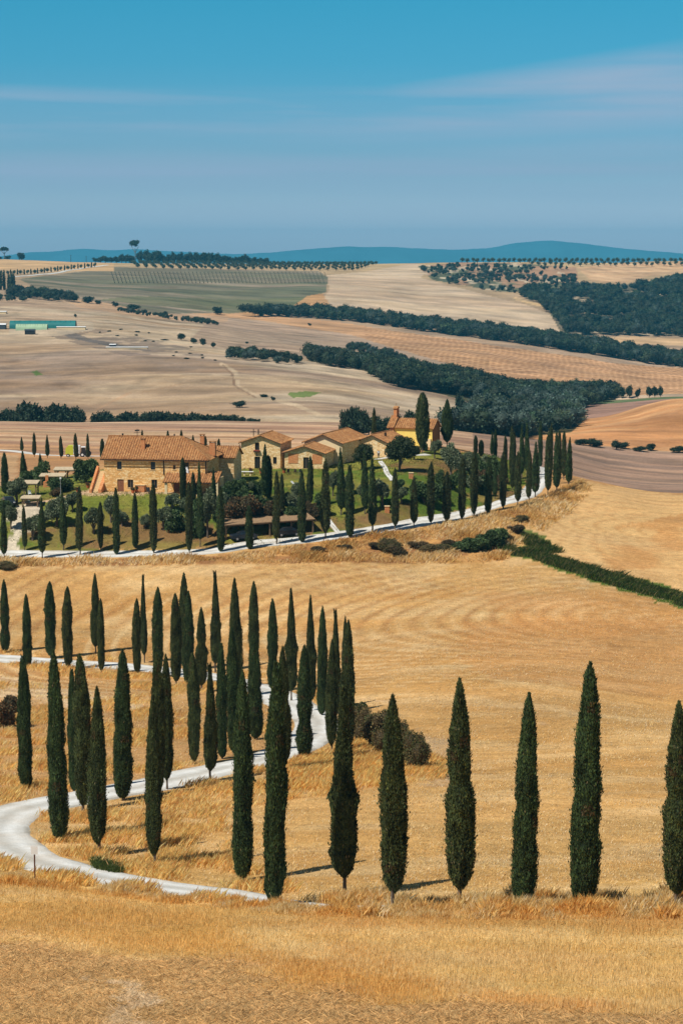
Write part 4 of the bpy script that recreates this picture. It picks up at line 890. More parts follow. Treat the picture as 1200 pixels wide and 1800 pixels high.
# the two big cypresses of the chapel
CY1 = {k: v for k, v in cyp_proto(31, [(0.10,0.1),(0.14,0.4),(0.22,0.75),(0.35,0.95),(0.5,1.0),(0.66,0.95),(0.8,0.8),(0.9,0.58),(0.97,0.3),(1.0,0.08)], 9000, 0.36, R=2.0, Hh=10).items()}
CY2 = cyp_proto(32, [(0.12,0.1),(0.17,0.5),(0.26,0.85),(0.38,1.0),(0.55,0.9),(0.7,0.7),(0.85,0.42),(0.95,0.18),(1.0,0.04)], 9000, 0.36, R=2.0, Hh=9)
for pr, px, py, pt, wd, lb in ((CY1, 743, 781, 690, 23, 'fat round-topped old cypress in front of the yellow chapel'), (CY2, 785, 787, 702, 21, 'broad pointed cypress behind the right end of the yellow chapel')):
    P0 = ground(px, py, 350, 430)
    if px == 743: dd = 376.0; P0 = Vector(((px - 600) / F * dd * 0.995, dd, 0)); P0.z = float(height(P0.x, P0.y))
    place_tree(pr, 'cypress_tree', P0, top_h(P0, pt), wd * P0.y / F, lb, 'cypress')

# ------------------------------------------------------------------ woods (far masses of trees)
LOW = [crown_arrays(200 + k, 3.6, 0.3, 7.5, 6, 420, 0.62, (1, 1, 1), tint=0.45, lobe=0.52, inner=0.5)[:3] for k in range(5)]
def wood(name, label, Pw, hs, base=(0.030, 0.050, 0.026), seed=0, silver=0.10):
    r_ = np.random.default_rng(seed + 900); V, Fc, Cc, n0 = [], [], [], 0
    for i, p in enumerate(Pw):
        v, f, c = LOW[r_.integers(0, 5)]; s = hs[i] / 7.5; a = r_.uniform(0, 6.28); ca, sa = math.cos(a), math.sin(a); wx = r_.uniform(0.8, 1.25)
        V.append(np.stack([(v[:, 0] * ca - v[:, 1] * sa) * s * wx + p[0], (v[:, 0] * sa + v[:, 1] * ca) * s * wx + p[1], v[:, 2] * s + p[2]], -1)); Fc.append(f + n0); n0 += len(v)
        b_ = np.array(base) * r_.uniform(0.6, 1.6) * np.array([r_.uniform(0.85, 1.3), 1, r_.uniform(0.8, 1.1)])
        if r_.random() < silver: b_ = np.array((0.07, 0.105, 0.085)) * r_.uniform(0.8, 1.2)
        Cc.append(c * b_)
    o = link(name, np_mesh(name, np.concatenate(V), np.concatenate(Fc), M['leaf'], np.concatenate(Cc))); tag(o, label, 'wood', None, 'stuff'); return o
def wood_pts(n, poly, d0, d1, gap, pxr, nz=None):
    Pw, qx, qy = scatter(n, d0, d1, lambda a, b, X, Y: inpoly(a, b, poly), pxr=pxr)
    if nz: k = fbm(Pw[:, 0] / nz[0], Pw[:, 1] / nz[0], nz[2], 3) > nz[1]; Pw = Pw[k]
    keep = []; cell = {}
    for p in Pw:
        c = (int(p[0] // gap), int(p[1] // gap))
        if c in cell: continue
        cell[c] = 1; keep.append(p)
    return np.array(keep)
def wood_poly(name, label, n, poly, d0, d1, gap, h0, h1, pxr=(-60, 1260), nz=None, cut=None, **kw):
    Pw = wood_pts(n, poly, d0, d1, gap, pxr, nz)
    if cut:      # the nearer edge is a looser stand of greyer trees
        ax, ay = proj(Pw[:, 0], Pw[:, 1], Pw[:, 2]); lo = (ax > cut[0]) & (ay > cut[1]); Pl_ = Pw[lo]; Pl_ = Pl_[fbm(Pl_[:, 0] / 14, Pl_[:, 1] / 14, 140, 3) > 0.40]; Pw = Pw[~lo]
        q_ = np.random.default_rng(3); wood('woodland', 'looser grey-green stand of trees at the lower edge of the main wood', Pl_, q_.uniform(5, 12, len(Pl_)), base=(0.036, 0.062, 0.036), seed=77, silver=0.35)
    r_ = np.random.default_rng(len(Pw)); print(label, len(Pw))
    return wood(name, label, Pw, r_.uniform(h0, h1, len(Pw)), **kw)
W1b = [(545,634),(580,645),(633,650),(653,664),(700,681),(800,695),(850,706),(848,722),(810,745),(785,768),(860,776),(960,766),(1005,752),(1018,738),(1012,722),(1060,706),(1083,700),(1075,694),(1033,690),(930,692),(860,676),(800,662),(700,650),(633,643),(545,628)]
wood_poly('woodland', 'dense dark green wood filling the valley behind the chapel', 24000, W1b, 700, 1500, 6.0, 6.5, 11, (520, 1110), seed=1, cut=(806, 702))
wood_poly('woodland', 'thin dark scrub between the striped field and the main wood', 3000, [(600,612),(640,612),(690,622),(720,640),(740,652),(700,640),(650,628)], 1100, 1600, 9, 4, 6, (590, 760), seed=2)
W2b = [(430,556),(500,558),(560,560),(640,568),(760,585),(900,603),(1050,625),(1150,641),(1320,660),(1320,645),(1150,626),(1050,611),(900,590),(800,578),(700,566),(620,556),(560,552),(470,553)]
wood_poly('woodland', 'long dark tree belt below the pale field', 20000, W2b, 1500, 2250, 7.0, 8, 14, (420, 1330), seed=3)
wood_poly('woodland', 'wide dark wood on the slopes at the upper right', 20000, [(1020,512),(1110,510),(1180,496),(1320,492),(1320,600),(1200,592),(990,588),(985,566),(940,532),(915,522),(930,512),(980,518)], 1850, 2600, 9.5, 8, 15, (880, 1330), nz=(45, 0.40, 87), seed=4)
wood_poly('scrub', 'patchy scrub among eroded ground at the upper right', 5000, [(735,470),(800,468),(1010,474),(1010,505),(930,518),(860,512),(760,494)], 2000, 2800, 12, 4, 8, (730, 1020), nz=(40, 0.50, 88), seed=5, silver=0.2)
wood_poly('hedge', 'overgrown hedge crossing the pale hill at the middle', 1500, [(400,624),(440,622),(505,634),(540,640),(500,641),(430,634),(398,632)], 1050, 1500, 8, 4, 7, (390, 550), seed=6)
wood_poly('hedge', 'dark hedge on the left slope below the green field', 3000, [(20,516),(60,519),(110,525),(138,531),(110,531),(60,526),(20,522)], 1500, 2200, 9, 7, 11, (10, 145), seed=7)
wood_poly('hedge', 'thin hedge line running down towards the middle of the far slopes', 2500, [(205,545),(250,551),(300,558),(385,570),(385,573),(300,562),(205,548)], 1400, 2100, 5, 2.5, 5, (200, 390), seed=8)
wood_poly('orchard', 'blue-green orchard patch at the far left slope', 2500, [(-60,520),(30,522),(58,530),(-60,530)], 1500, 2000, 9, 3, 5, (-60, 70), seed=9, base=(0.04, 0.075, 0.05))
# ------------------------------------------------------------------ buildings
class MB:
    def __init__(s): s.v = []; s.f = []
    def quad(s, *p):
        n = len(s.v); s.v += [tuple(q) for q in p]; s.f.append(tuple(range(n, n + len(p))))
    def box(s, x0, y0, z0, x1, y1, z1):
        n = len(s.v); s.v += [(x0,y0,z0),(x1,y0,z0),(x1,y1,z0),(x0,y1,z0),(x0,y0,z1),(x1,y0,z1),(x1,y1,z1),(x0,y1,z1)]
        s.f += [tuple(n + i for i in q) for q in ((0,3,2,1),(4,5,6,7),(0,1,5,4),(1,2,6,5),(2,3,7,6),(3,0,4,7))]
    def bar(s, a, b, w):
        a = Vector(a); b = Vector(b); d = (b - a).normalized(); u = d.cross(Vector((0.01, 0.02, 1))).normalized() * w / 2; v = d.cross(u).normalized() * w / 2
        n = len(s.v); s.v += [tuple(p + e) for p in (a, b) for e in (u + v, u - v, -u - v, -u + v)]
        s.f += [tuple(n + i for i in q) for q in ((0,1,2,3),(7,6,5,4),(0,4,5,1),(1,5,6,2),(2,6,7,3),(3,7,4,0))]
    def cyl(s, c, r0, r1, h, n=12, axis='z'):
        k = len(s.v)
        for zz, r in ((0, r0), (h, r1)):
            for i in range(n):
                t_ = 2 * math.pi * i / n; a_, b_ = r * math.cos(t_), r * math.sin(t_)
                s.v.append((c[0] + a_, c[1] + b_, c[2] + zz) if axis == 'z' else ((c[0] + zz, c[1] + a_, c[2] + b_) if axis == 'x' else (c[0] + a_, c[1] + zz, c[2] + b_)))
        for i in range(n): s.f.append((k + i, k + (i + 1) % n, k + n + (i + 1) % n, k + n + i))
        s.f.append(tuple(k + i for i in range(n))[::-1]); s.f.append(tuple(k + n + i for i in range(n)))
    def build(s, name, mat, parent=None, smooth=False):
        me = bpy.data.meshes.new(name); me.from_pydata(s.v, [], s.f); me.materials.append(mat)
        if smooth:
            for p in me.polygons: p.use_smooth = True
        me.validate(); me.update(); return link(name, me, parent)
def mk_box(name, mat, parent, *b):
    q = MB(); q.box(*b); return q.build(name, mat, parent)
def stone_mat(name, c1, c2, c3, sx=2.6, sz=5.0):
    m, t, b = mat_new(name); v = ncoord(t, 'Object', (sx, sx, sz))
    vo = t.nodes.new('ShaderNodeTexVoronoi'); vo.inputs['Scale'].default_value = 1.0; t.links.new(v, vo.inputs['Vector'])
    rp = t.nodes.new('ShaderNodeValToRGB'); rp.color_ramp.elements[0].color = (*c1, 1); rp.color_ramp.elements[1].color = (*c3, 1); e = rp.color_ramp.elements.new(0.5); e.color = (*c2, 1)
    sx_ = t.nodes.new('ShaderNodeSeparateColor'); t.links.new(vo.outputs['Color'], sx_.inputs[0]); t.links.new(sx_.outputs[0], rp.inputs[0])
    c = nmix(t, rp.outputs[0], tuple(np.array(c2) * 1.15), nnoise(t, 0.5, 4, ncoord(t), 0.6, 0, 0.6))
    vd = t.nodes.new('ShaderNodeTexVoronoi'); vd.feature = 'DISTANCE_TO_EDGE'; vd.inputs['Scale'].default_value = 1.0; t.links.new(v, vd.inputs['Vector'])
    mr = t.nodes.new('ShaderNodeMapRange'); mr.inputs[1].default_value = 0.0; mr.inputs[2].default_value = 0.09; mr.inputs[3].default_value = 0.72; mr.inputs[4].default_value = 1.0; t.links.new(vd.outputs['Distance'], mr.inputs[0])
    c = scl(t, c, mr.outputs[0]); t.links.new(c, b.inputs['Base Color']); b.inputs['Roughness'].default_value = 0.95
    nbump(t, b, mr.outputs[0], 0.06, 0.7); return m
M['stone'] = stone_mat('warm_stone', tuple(alb(206,150,88)), tuple(alb(244,192,122)), tuple(alb(255,232,182)))
M['stone2'] = stone_mat('pale_stone', tuple(alb(204,162,108)), tuple(alb(244,206,150)), tuple(alb(255,238,200)))
M['brick'] = stone_mat('brick', tuple(alb(196,116,70)), tuple(alb(214,146,96)), tuple(alb(224,170,120)), 4, 12)
M['cream'] = mat_plain('cream_plaster', alb(236,214,172), 0.95, 0.06, 2)
M['ochre'] = mat_plain('ochre_plaster', alb(255,222,122), 0.95, 0.08, 0.9)
M['darkwood'] = mat_plain('dark_wood', (0.045, 0.03, 0.02), 0.8, 0.3, 5)
M['wood'] = mat_plain('weathered_wood', (0.22, 0.15, 0.09), 0.85, 0.3, 5)
M['doorwood'] = mat_plain('brown_door_wood', (0.24, 0.10, 0.05), 0.7, 0.25, 5)
M['shutter'] = mat_plain('slate_blue_shutter', (0.055, 0.07, 0.085), 0.6, 0.15, 5)
M['glass'] = mat_plain('dark_window_glass', (0.02, 0.025, 0.03), 0.15, 0.1, 2, spec=0.6)
M['sill'] = mat_plain('stone_sill', alb(224,196,150), 0.9, 0.1, 6)
M['metal'] = mat_plain('dark_metal', (0.03, 0.03, 0.03), 0.5, 0.2, 6, 0.3)
M['white'] = mat_plain('white_paint', (0.75, 0.77, 0.78), 0.6, 0.05, 4)
M['brownroof'] = mat_plain('brown_reed', alb(150,124,96), 0.95, 0.3, 3)
M['reed'] = mat_plain('pale_reed_mat', alb(196,180,152), 0.95, 0.25, 3)
M['terra'] = mat_plain('terracotta', alb(190,104,60), 0.9, 0.2, 6)
M['flower'] = mat_plain('red_flowers', (0.25, 0.05, 0.03), 0.8, 0.6, 20)
m, t, b = mat_new('roof_tiles')
v = ncoord(t, 'Object', (3.6, 3.6, 3.6)); vo = t.nodes.new('ShaderNodeTexVoronoi'); vo.inputs['Scale'].default_value = 1.0; t.links.new(v, vo.inputs['Vector'])
rp = t.nodes.new('ShaderNodeValToRGB'); q = rp.color_ramp; q.elements[0].color = (*alb(150,100,62), 1); q.elements[1].color = (*alb(204,162,112), 1); e = q.elements.new(0.5); e.color = (*alb(178,124,76), 1); e = q.elements.new(0.12); e.color = (*alb(118,84,60), 1)
se = t.nodes.new('ShaderNodeSeparateColor'); t.links.new(vo.outputs['Color'], se.inputs[0]); t.links.new(se.outputs[0], rp.inputs[0])
c = nmix(t, rp.outputs[0], tuple(alb(158,112,72)), nnoise(t, 0.7, 5, ncoord(t), 0.7, 0.2, 0.8)); t.links.new(c, b.inputs['Base Color']); b.inputs['Roughness'].default_value = 0.9
M['tile'] = m
def roof_sheet(name, parent, a, bb, topf, up, mat=None, pitch=0.44, amp=0.13, thick=0.10):
    """tiled slope: eave from a to bb, running up along the vector up; topf(s) = length of slope (fraction of up) at s along the eave; may start above 0 via tuple"""
    a = np.array(a, float); bb = np.array(bb, float); up = np.array(up, float); L = np.linalg.norm(bb - a); n = int(L / pitch) * 6 + 1
    nrm = np.cross(bb - a, up); nrm /= np.linalg.norm(nrm); nrm = nrm if nrm[2] > 0 else -nrm
    s = np.linspace(0, 1, n); wv = np.maximum(np.sin(s * L / pitch * 2 * np.pi), -0.35) * amp
    rows = 9; V = []
    for k in range(rows):
        for i in range(n):
            lo, hi = topf(s[i]); tt = lo + (hi - lo) * k / (rows - 1)
            V.append(a + (bb - a) * s[i] + up * tt + nrm * wv[i])
    V = np.array(V); F_ = straw_grid_faces(rows, n)
    base = len(V); lowv = []      # underside and eave edge
    for i in (0, n - 1):
        pass
    edge = [a + (bb - a) * s[i] + up * topf(s[i])[0] - nrm * thick for i in range(n)]
    V = np.concatenate([V, edge]); e0 = base + np.arange(n)
    ef = np.stack([np.arange(n - 1), np.arange(1, n), e0[1:], e0[:-1]], -1)
    topi = (rows - 1) * n + np.arange(n)
    V2 = V[topi] - nrm * thick - nrm * wv[:, None]; t0 = len(V); V = np.concatenate([V, V2]); tt_ = t0 + np.arange(n)
    uf = np.stack([e0[:-1], e0[1:], tt_[1:], tt_[:-1]], -1)
    side = np.array([[0, (rows - 1) * n, t0, base], [n - 1, base + n - 1, t0 + n - 1, (rows - 1) * n + n - 1]])
    return link(name, np_mesh(name, V, np.concatenate([F_, ef, uf, side]), mat or M['tile'], None, False, 4), parent)
def wall_front(mb, W, H, ops, y=0.0, x0=0.0, rev=0.28):
    """front face in the plane y with openings (xa, xb, za, zb) and their reveals"""
    xs = sorted({x0, x0 + W, *[o[0] for o in ops], *[o[1] for o in ops]}); zs = sorted({-1.5, H, *[o[2] for o in ops], *[o[3] for o in ops]})
    for i in range(len(xs) - 1):
        for j in range(len(zs) - 1):
            cx_, cz_ = (xs[i] + xs[i + 1]) / 2, (zs[j] + zs[j + 1]) / 2
            if any(o[0] < cx_ < o[1] and o[2] < cz_ < o[3] for o in ops): continue
            mb.quad((xs[i], y, zs[j]), (xs[i + 1], y, zs[j]), (xs[i + 1], y, zs[j + 1]), (xs[i], y, zs[j + 1]))
    for xa, xb, za, zb in ops:
        mb.quad((xa, y, za), (xa, y, zb), (xa, y + rev, zb), (xa, y + rev, za)); mb.quad((xb, y, za), (xb, y + rev, za), (xb, y + rev, zb), (xb, y, zb))
        mb.quad((xa, y, zb), (xb, y, zb), (xb, y + rev, zb), (xa, y + rev, zb)); mb.quad((xa, y, za), (xa, y + rev, za), (xb, y + rev, za), (xb, y, za))
def window(parent, xa, xb, za, zb, y=0.0, kind='shutter', name='window', sill=True):
    q = MB(); w_ = xb - xa
    if kind == 'shutter':
        for u, v_ in ((xa + 0.02, xa + w_ / 2 - 0.015), (xa + w_ / 2 + 0.015, xb - 0.02)): q.box(u, y + 0.14, za + 0.02, v_, y + 0.19, zb - 0.02)
        o = q.build('shutters', M['shutter'], None); o.name = name; o.parent = parent
        q = MB(); n = int((zb - za) / 0.16)
        for k in range(n): z = za + 0.1 + k * 0.16; q.box(xa + 0.07, y + 0.12, z, xa + w_ / 2 - 0.06, y + 0.138, z + 0.06); q.box(xa + w_ / 2 + 0.06, y + 0.12, z, xb - 0.07, y + 0.138, z + 0.06)
        q.build('slats', M['shutter'], o)
    elif kind == 'door':
        for u, v_ in ((xa + 0.02, xa + w_ / 2 - 0.01), (xa + w_ / 2 + 0.01, xb - 0.02)): q.box(u, y + 0.12, za, v_, y + 0.18, zb - 0.02)
        o = q.build('door', M['doorwood'], parent); q = MB(); q.box(xa + w_ / 2 + 0.04, y + 0.07, za + 1.0, xa + w_ / 2 + 0.09, y + 0.12, za + 1.12); q.build('handle', M['metal'], o)
    else:
        q.box(xa, y + 0.24, za, xb, y + 0.26, zb); o = q.build(name, M['glass'], parent)
        q = MB(); t_ = 0.06
        for bx in ((xa, za, xa + t_, zb), (xb - t_, za, xb, zb), (xa + t_, za, xb - t_, za + t_), (xa + t_, zb - t_, xb - t_, zb), (xa + w_ / 2 - 0.03, za + t_, xa + w_ / 2 + 0.03, zb - t_)): q.box(bx[0], y + 0.17, bx[1], bx[2], y + 0.235, bx[3])
        q.build('frame', M['darkwood'] if kind == 'dark' else M['wood'], o)
    if sill and za > 0.3: q = MB(); q.box(xa - 0.1, y - 0.07, za - 0.09, xb + 0.1, y + 0.12, za - 0.003); q.build('sill', M['sill'], o)
    return o
def chimney(parent, x, y, z0, z1, w_=0.7, mat='brick'):
    c = mk_box('chimney', M[mat], parent, x, y, z0, x + w_, y + w_, z1)
    q = MB()
    for i in (0, 1):
        for j in (0, 1): q.box(x + i * (w_ - 0.12), y + j * (w_ - 0.12), z1, x + i * (w_ - 0.12) + 0.12, y + j * (w_ - 0.12) + 0.12, z1 + 0.22)
    q.build('cap_posts', M[mat], c); mk_box('chimney_cap', M['tile'], c, x - 0.12, y - 0.12, z1 + 0.22, x + w_ + 0.12, y + w_ + 0.12, z1 + 0.30); return c
def bld(px, py, d0, d1, phi, label, name='farmhouse', cat='house', dz=0.0):
    P0 = ground(px, py, d0, d1); P0.z += dz; print(name, 'at', P0)
    return thing(name, label, cat, P0, -math.radians(phi)), P0
def pot(px, py, d0, d1, label, s=1.0):
    o = thing('potted_plant', label, 'plant pot', ground(px, py, d0, d1), 0, None, (s, s, s)); q = MB(); q.cyl((0, 0, 0), 0.22, 0.32, 0.5, 10); q.build('pot', M['terra'], o)
    v, f, c, _ = crown_arrays(int(px), 0.42, 0.4, 1.1, 5, 260, 0.16, (0.08, 0.09, 0.03), second=(0.25, 0.08, 0.04)); link('foliage', np_mesh('foliage', v, f, M['leaf'], c), o)

# ---- the big farmhouse -------------------------------------------------------------------
H1, P1 = bld(184, 864, 322, 340, 8, 'long two-storey stone farmhouse with terracotta hipped roof and tiled porch')
W, DP, EH, RH = 18.0, 10.6, 5.75, 3.1
ops = [(2.3,3.1,3.9,5.25), (8.2,9.0,3.9,5.25), (2.3,3.45,0.0,2.15), (4.1,5.1,0.75,2.15), (8.3,9.3,0.7,2.2), (12.1,12.6,4.0,4.75), (14.0,14.9,3.9,5.25), (12.2,13.2,0.0,2.1), (15.2,16.4,0.0,2.1)]
q = MB(); wall_front(q, W, EH, ops)
q.quad((0,DP,-1.5),(0,0,-1.5),(0,0,EH),(0,DP/2,EH+RH-0.15),(0,DP,EH)); q.quad((W,0,-1.5),(W,DP,-1.5),(W,DP,EH),(W,0,EH)); q.quad((W,DP,-1.5),(0,DP,-1.5),(0,DP,EH),(W,DP,EH))
q.build('wall', M['stone'], H1)
ov = 0.55; k1 = (EH + RH - 0.0) ; hyp = np.array([0, DP / 2 + ov, RH + 0.35])
z_e = EH - 0.05
def hipr(s):
    x = s * (W + 2 * ov); d = (W + 2 * ov) - x; return (0.0, min(1.0, max(0.02, d / (DP / 2 + ov))))
rf = roof_sheet('roof', H1, (-ov,-ov,z_e), (W+ov,-ov,z_e), hipr, hyp)
rb = roof_sheet('roof', H1, (-ov,DP+ov,z_e), (W+ov,DP+ov,z_e), hipr, (0,-(DP/2+ov),RH+0.35))
def hip2(s): return (0.0, max(0.02, 1 - abs(2 * s - 1)))
rh = roof_sheet('roof', H1, (W+ov,-ov,z_e), (W+ov,DP+ov,z_e), hip2, (-(DP/2+ov),0,RH+0.35))
q = MB(); q.bar((-ov, DP/2, EH+RH+0.33), (W-DP/2+0.1, DP/2, EH+RH+0.33), 0.26); q.bar((W-DP/2, DP/2, EH+RH+0.32), (W+ov, -ov, z_e+0.08), 0.24); q.bar((W-DP/2, DP/2, EH+RH+0.32), (W+ov, DP+ov, z_e+0.08), 0.24); q.build('ridge_tiles', M['tile'], rf)
mk_box('gutter', M['metal'], H1, -ov, -ov-0.12, z_e-0.2, W+ov, -ov-0.01, z_e-0.08)
q = MB(); q.bar((10.5,-0.1,EH-0.2), (10.5,-0.1,3.1), 0.12); q.build('drainpipe', M['metal'], H1)
q = MB(); q.bar((W-0.15,-0.1,EH-0.2), (W-0.15,-0.1,3.2), 0.12); q.build('drainpipe', M['metal'], H1)
for i, o_ in enumerate(ops):
    window(H1, *o_, kind=('shutter','shutter','door','glass','glass','glass','dark','door','dark')[i])
chimney(H1, 6.1, 2.0, EH+1.0, EH+3.05, 0.62); chimney(H1, W-0.4, 4.2, EH+0.3, EH+2.5, 1.0); chimney(H1, W-2.9, 8.2, EH+0.5, EH+3.3, 0.7)
q = MB(); q.bar((4.6,DP/2,EH+RH), (4.6,DP/2,EH+RH+1.6), 0.07); q.bar((4.0,DP/2,EH+RH+0.9), (5.2,DP/2,EH+RH+1.0), 0.06); q.bar((4.2,DP/2,EH+RH+1.3), (5.0,DP/2,EH+RH+1.35), 0.25); q.build('aerial', M['metal'], H1)
q = MB(); q.bar((2.0,DP/2,EH+RH), (2.0,DP/2,EH+RH+0.75), 0.22); q.bar((11.2,DP/2,EH+RH), (11.2,DP/2,EH+RH+0.8), 0.16); q.build('vent_pipes', M['metal'], H1)
# porch over the right half
pl, pr = 11.0, 20.4
pz0, pz1 = 2.15, 3.35
rp_ = roof_sheet('porch_roof', H1, (pl,-3.2,pz0), (W,-3.2,pz0), lambda s: (0, 1), (0,3.15,pz1-pz0+0.1))
rp2 = roof_sheet('porch_roof', H1, (W+0.06,-3.0,pz0), (pr,-3.0,pz0), lambda s: (0, 1), (0,4.0,pz1-pz0+0.35))
q = MB()
for x in (11.3, 14.2, 17.2, 20.1): q.box(x, -2.95, -1.2, x+0.42, -2.53, pz0)
q.build('porch_pillars', M['cream'], H1)
q = MB(); q.box(pl+0.1,-3.0,pz0-0.16,pr-0.1,-2.78,pz0-0.02); q.build('porch_beam', M['darkwood'], H1)
q = MB(); q.box(W+0.02, 0.3, -1.2, 20.2, 3.6, 2.6); q.build('annex_wall', M['stone2'], H1)
# external stair at the left
q = MB(); ns = 13
for k in range(ns): q.box(-1.75, -1.6 + k * 0.36, -1.0, -0.62, -1.6 + (k + 1) * 0.36 - 0.002, 0.25 * (k + 1))
st_ = q.build('steps', M['sill'], H1)
q = MB()
for x0_, x1_ in ((-2.15, -1.76), (-0.61, -0.03)):
    z_a, z_b = 0.55, 4.1
    v8 = [(x0_,-1.9,-1),(x1_,-1.9,-1),(x1_,3.1,-1),(x0_,3.1,-1),(x0_,-1.9,z_a),(x1_,-1.9,z_a),(x1_,3.1,z_b if x0_ < -1 else 3.4),(x0_,3.1,z_b if x0_ < -1 else 3.4)]
    n = len(q.v); q.v += v8; q.f += [tuple(n + i for i in f_) for f_ in ((0,3,2,1),(4,5,6,7),(0,1,5,4),(1,2,6,5),(2,3,7,6),(3,0,4,7))]
q.build('stair_parapets', M['brick'], H1)
q = MB(); q.box(5.6,-0.75,-0.6,7.2,-0.02,1.25); ob = q.build('brick_bench', M['brick'], H1); q = MB(); q.box(5.5,-0.83,1.253,7.3,-0.02,1.34); q.build('top_slab', M['sill'], ob)
# rear wing to the right
q = MB(); q.box(W-3.0, DP+0.06, -1.5, W+2.6, DP+7.0, 5.1); q.quad((W+2.601, DP+0.06, 5.1), (W+2.601, DP+7, 5.1), (W+2.601, DP+3.5, 6.7)); q.build('wing_wall', M['stone2'], H1)
roof_sheet('wing_roof', H1, (W-3.5,DP-0.45,5.05), (W+3.0,DP-0.45,5.05), lambda s: (0, 1), (0,4.0,1.8)); roof_sheet('wing_roof', H1, (W-3.5,DP+7.5,5.05), (W+3.0,DP+7.5,5.05), lambda s: (0, 1), (0,-4.0,1.8))
# laundry in the open upper window
q = MB(); q.box(13.95,-0.12,3.55,14.7,-0.06,4.55); q.box(14.4,-0.2,3.4,14.85,-0.125,4.1); lo = q.build('laundry', M['white'], None)
lo.parent = None; lo.matrix_world = H1.matrix_world
lo.location = H1.location; lo.rotation_euler = H1.rotation_euler; tag(lo, 'white linen hung out of an upper window of the farmhouse', 'laundry')

# ---- gabled stone houses -----------------------------------------------------------------
def gable_house(px, py, d0, d1, phi, W, L, EH, RH, label, ops, kinds, wall='stone2', gable=None, ov=0.4, name='farmhouse', cat='house', dz=0.0, roofs='roof'):
    o, P0 = bld(px, py, d0, d1, phi, label, name, cat, dz); q = MB(); wall_front(q, W, EH, ops)
    q.quad((0,0,EH),(W,0,EH),(W/2,0,EH+RH)); q.quad((0,L,-1.5),(0,0,-1.5),(0,0,EH),(0,L,EH)); q.quad((W,0,-1.5),(W,L,-1.5),(W,L,EH),(W,0,EH)); q.quad((W,L,-1.5),(0,L,-1.5),(0,L,EH),(W/2,L,EH+RH),(W,L,EH))
    q.build('wall', M[wall], o); sl = RH * ov / (W / 2)
    a_ = roof_sheet('roof', o, (W+ov,-ov,EH-sl+0.12), (W+ov,L+ov,EH-sl+0.12), lambda s: (0, 1), (-(W/2+ov),0,RH+sl)); roof_sheet('roof', o, (-ov,-ov,EH-sl+0.12), (-ov,L+ov,EH-sl+0.12), lambda s: (0, 1), ((W/2+ov),0,RH+sl))
    q = MB(); q.bar((W/2,-ov,EH+RH+0.15), (W/2,L+ov,EH+RH+0.15), 0.24); q.build('ridge_tiles', M['tile'], a_)
    q = MB(); q.bar((-ov,-ov-0.03,EH-sl-0.06),(W/2,-ov-0.03,EH+RH-0.06),0.12); q.bar((W+ov,-ov-0.03,EH-sl-0.06),(W/2,-ov-0.03,EH+RH-0.06),0.12); q.build('barge_board', M['darkwood'], o)
    for op, kd in zip(ops, kinds): window(o, *op, kind=kd)
    return o, P0
H2, P2 = gable_house(424, 824, 342, 366, 13, 7.6, 8.2, 5.0, 1.35, 'two-storey pale stone house with a gable facing the view', [(2.7,3.55,3.6,5.0),(2.6,3.7,0.0,2.35),(6.2,6.9,1.05,2.35)], ['dark','dark','dark'])
mk_box('flower_box', M['darkwood'], H2, 2.5,-0.42,3.2,3.75,-0.08,3.42)
mk_box('flowers', M['flower'], H2, 2.55,-0.4,3.423,3.7,-0.1,3.62)
q = MB(); q.bar((3.0,0,3.05),(3.2,-0.35,2.75),0.08); q.box(3.1,-0.45,2.5,3.3,-0.25,2.74); q.build('wall_lamp', M['metal'], H2)
q = MB(); q.bar((-0.25,-0.1,4.6),(-0.25,-0.1,0.2),0.1); q.build('drainpipe', M['metal'], H2)
q = MB(); q.bar((1.6,3,5.4),(1.6,3,7.3),0.1); q.bar((1.0,3,6.7),(2.1,3,6.8),0.08); q.bar((2.5,3.2,5.6),(2.5,3.2,7.2),0.16); q.build('aerial', M['metal'], H2)
roof_sheet('side_roof', H2, (-2.6,1.2,2.6), (-2.6,4.2,2.6), lambda s: (0, 1), (2.5,0,0.9)); q = MB(); q.box(-2.3,1.4,-1.5,-0.02,4.0,2.55); q.build('side_wall', M['stone2'], H2)
H3, P3 = gable_house(500, 824, 338, 362, 13, 7.7, 7.6, 3.1, 1.25, 'low pale stone house with brick lattice panels and a green door', [(3.6,4.65,0.1,2.25)], ['glass'], wall='stone2')
for x0_ in (0.75, 5.35): mk_box('brick_lattice', M['brick'], H3, x0_, -0.05, 1.05, x0_ + 1.85, -0.003, 2.85)
H4, P4 = gable_house(535, 816, 350, 372, 20, 7.6, 13.5, 4.3, 1.5, 'long barn with a cream gable and a wide terracotta roof behind the low house', [], [], wall='cream', name='barn', cat='barn')
q = MB(); q.box(7.602,0.1,-1.5,7.66,13.4,4.25); q.build('side_wall', M['stone2'], H4)
H5, P5_ = gable_house(628, 806, 368, 396, 24, 6.2, 9.0, 3.4, 1.3, 'far barn with a terracotta roof between the long barn and the chapel', [], [], wall='stone2', name='barn', cat='barn')
q = MB(); q.bar((4.6,3.0,4.0),(4.6,3.0,5.0),0.3); q.build('vent_pipe', M['darkwood'], H5)

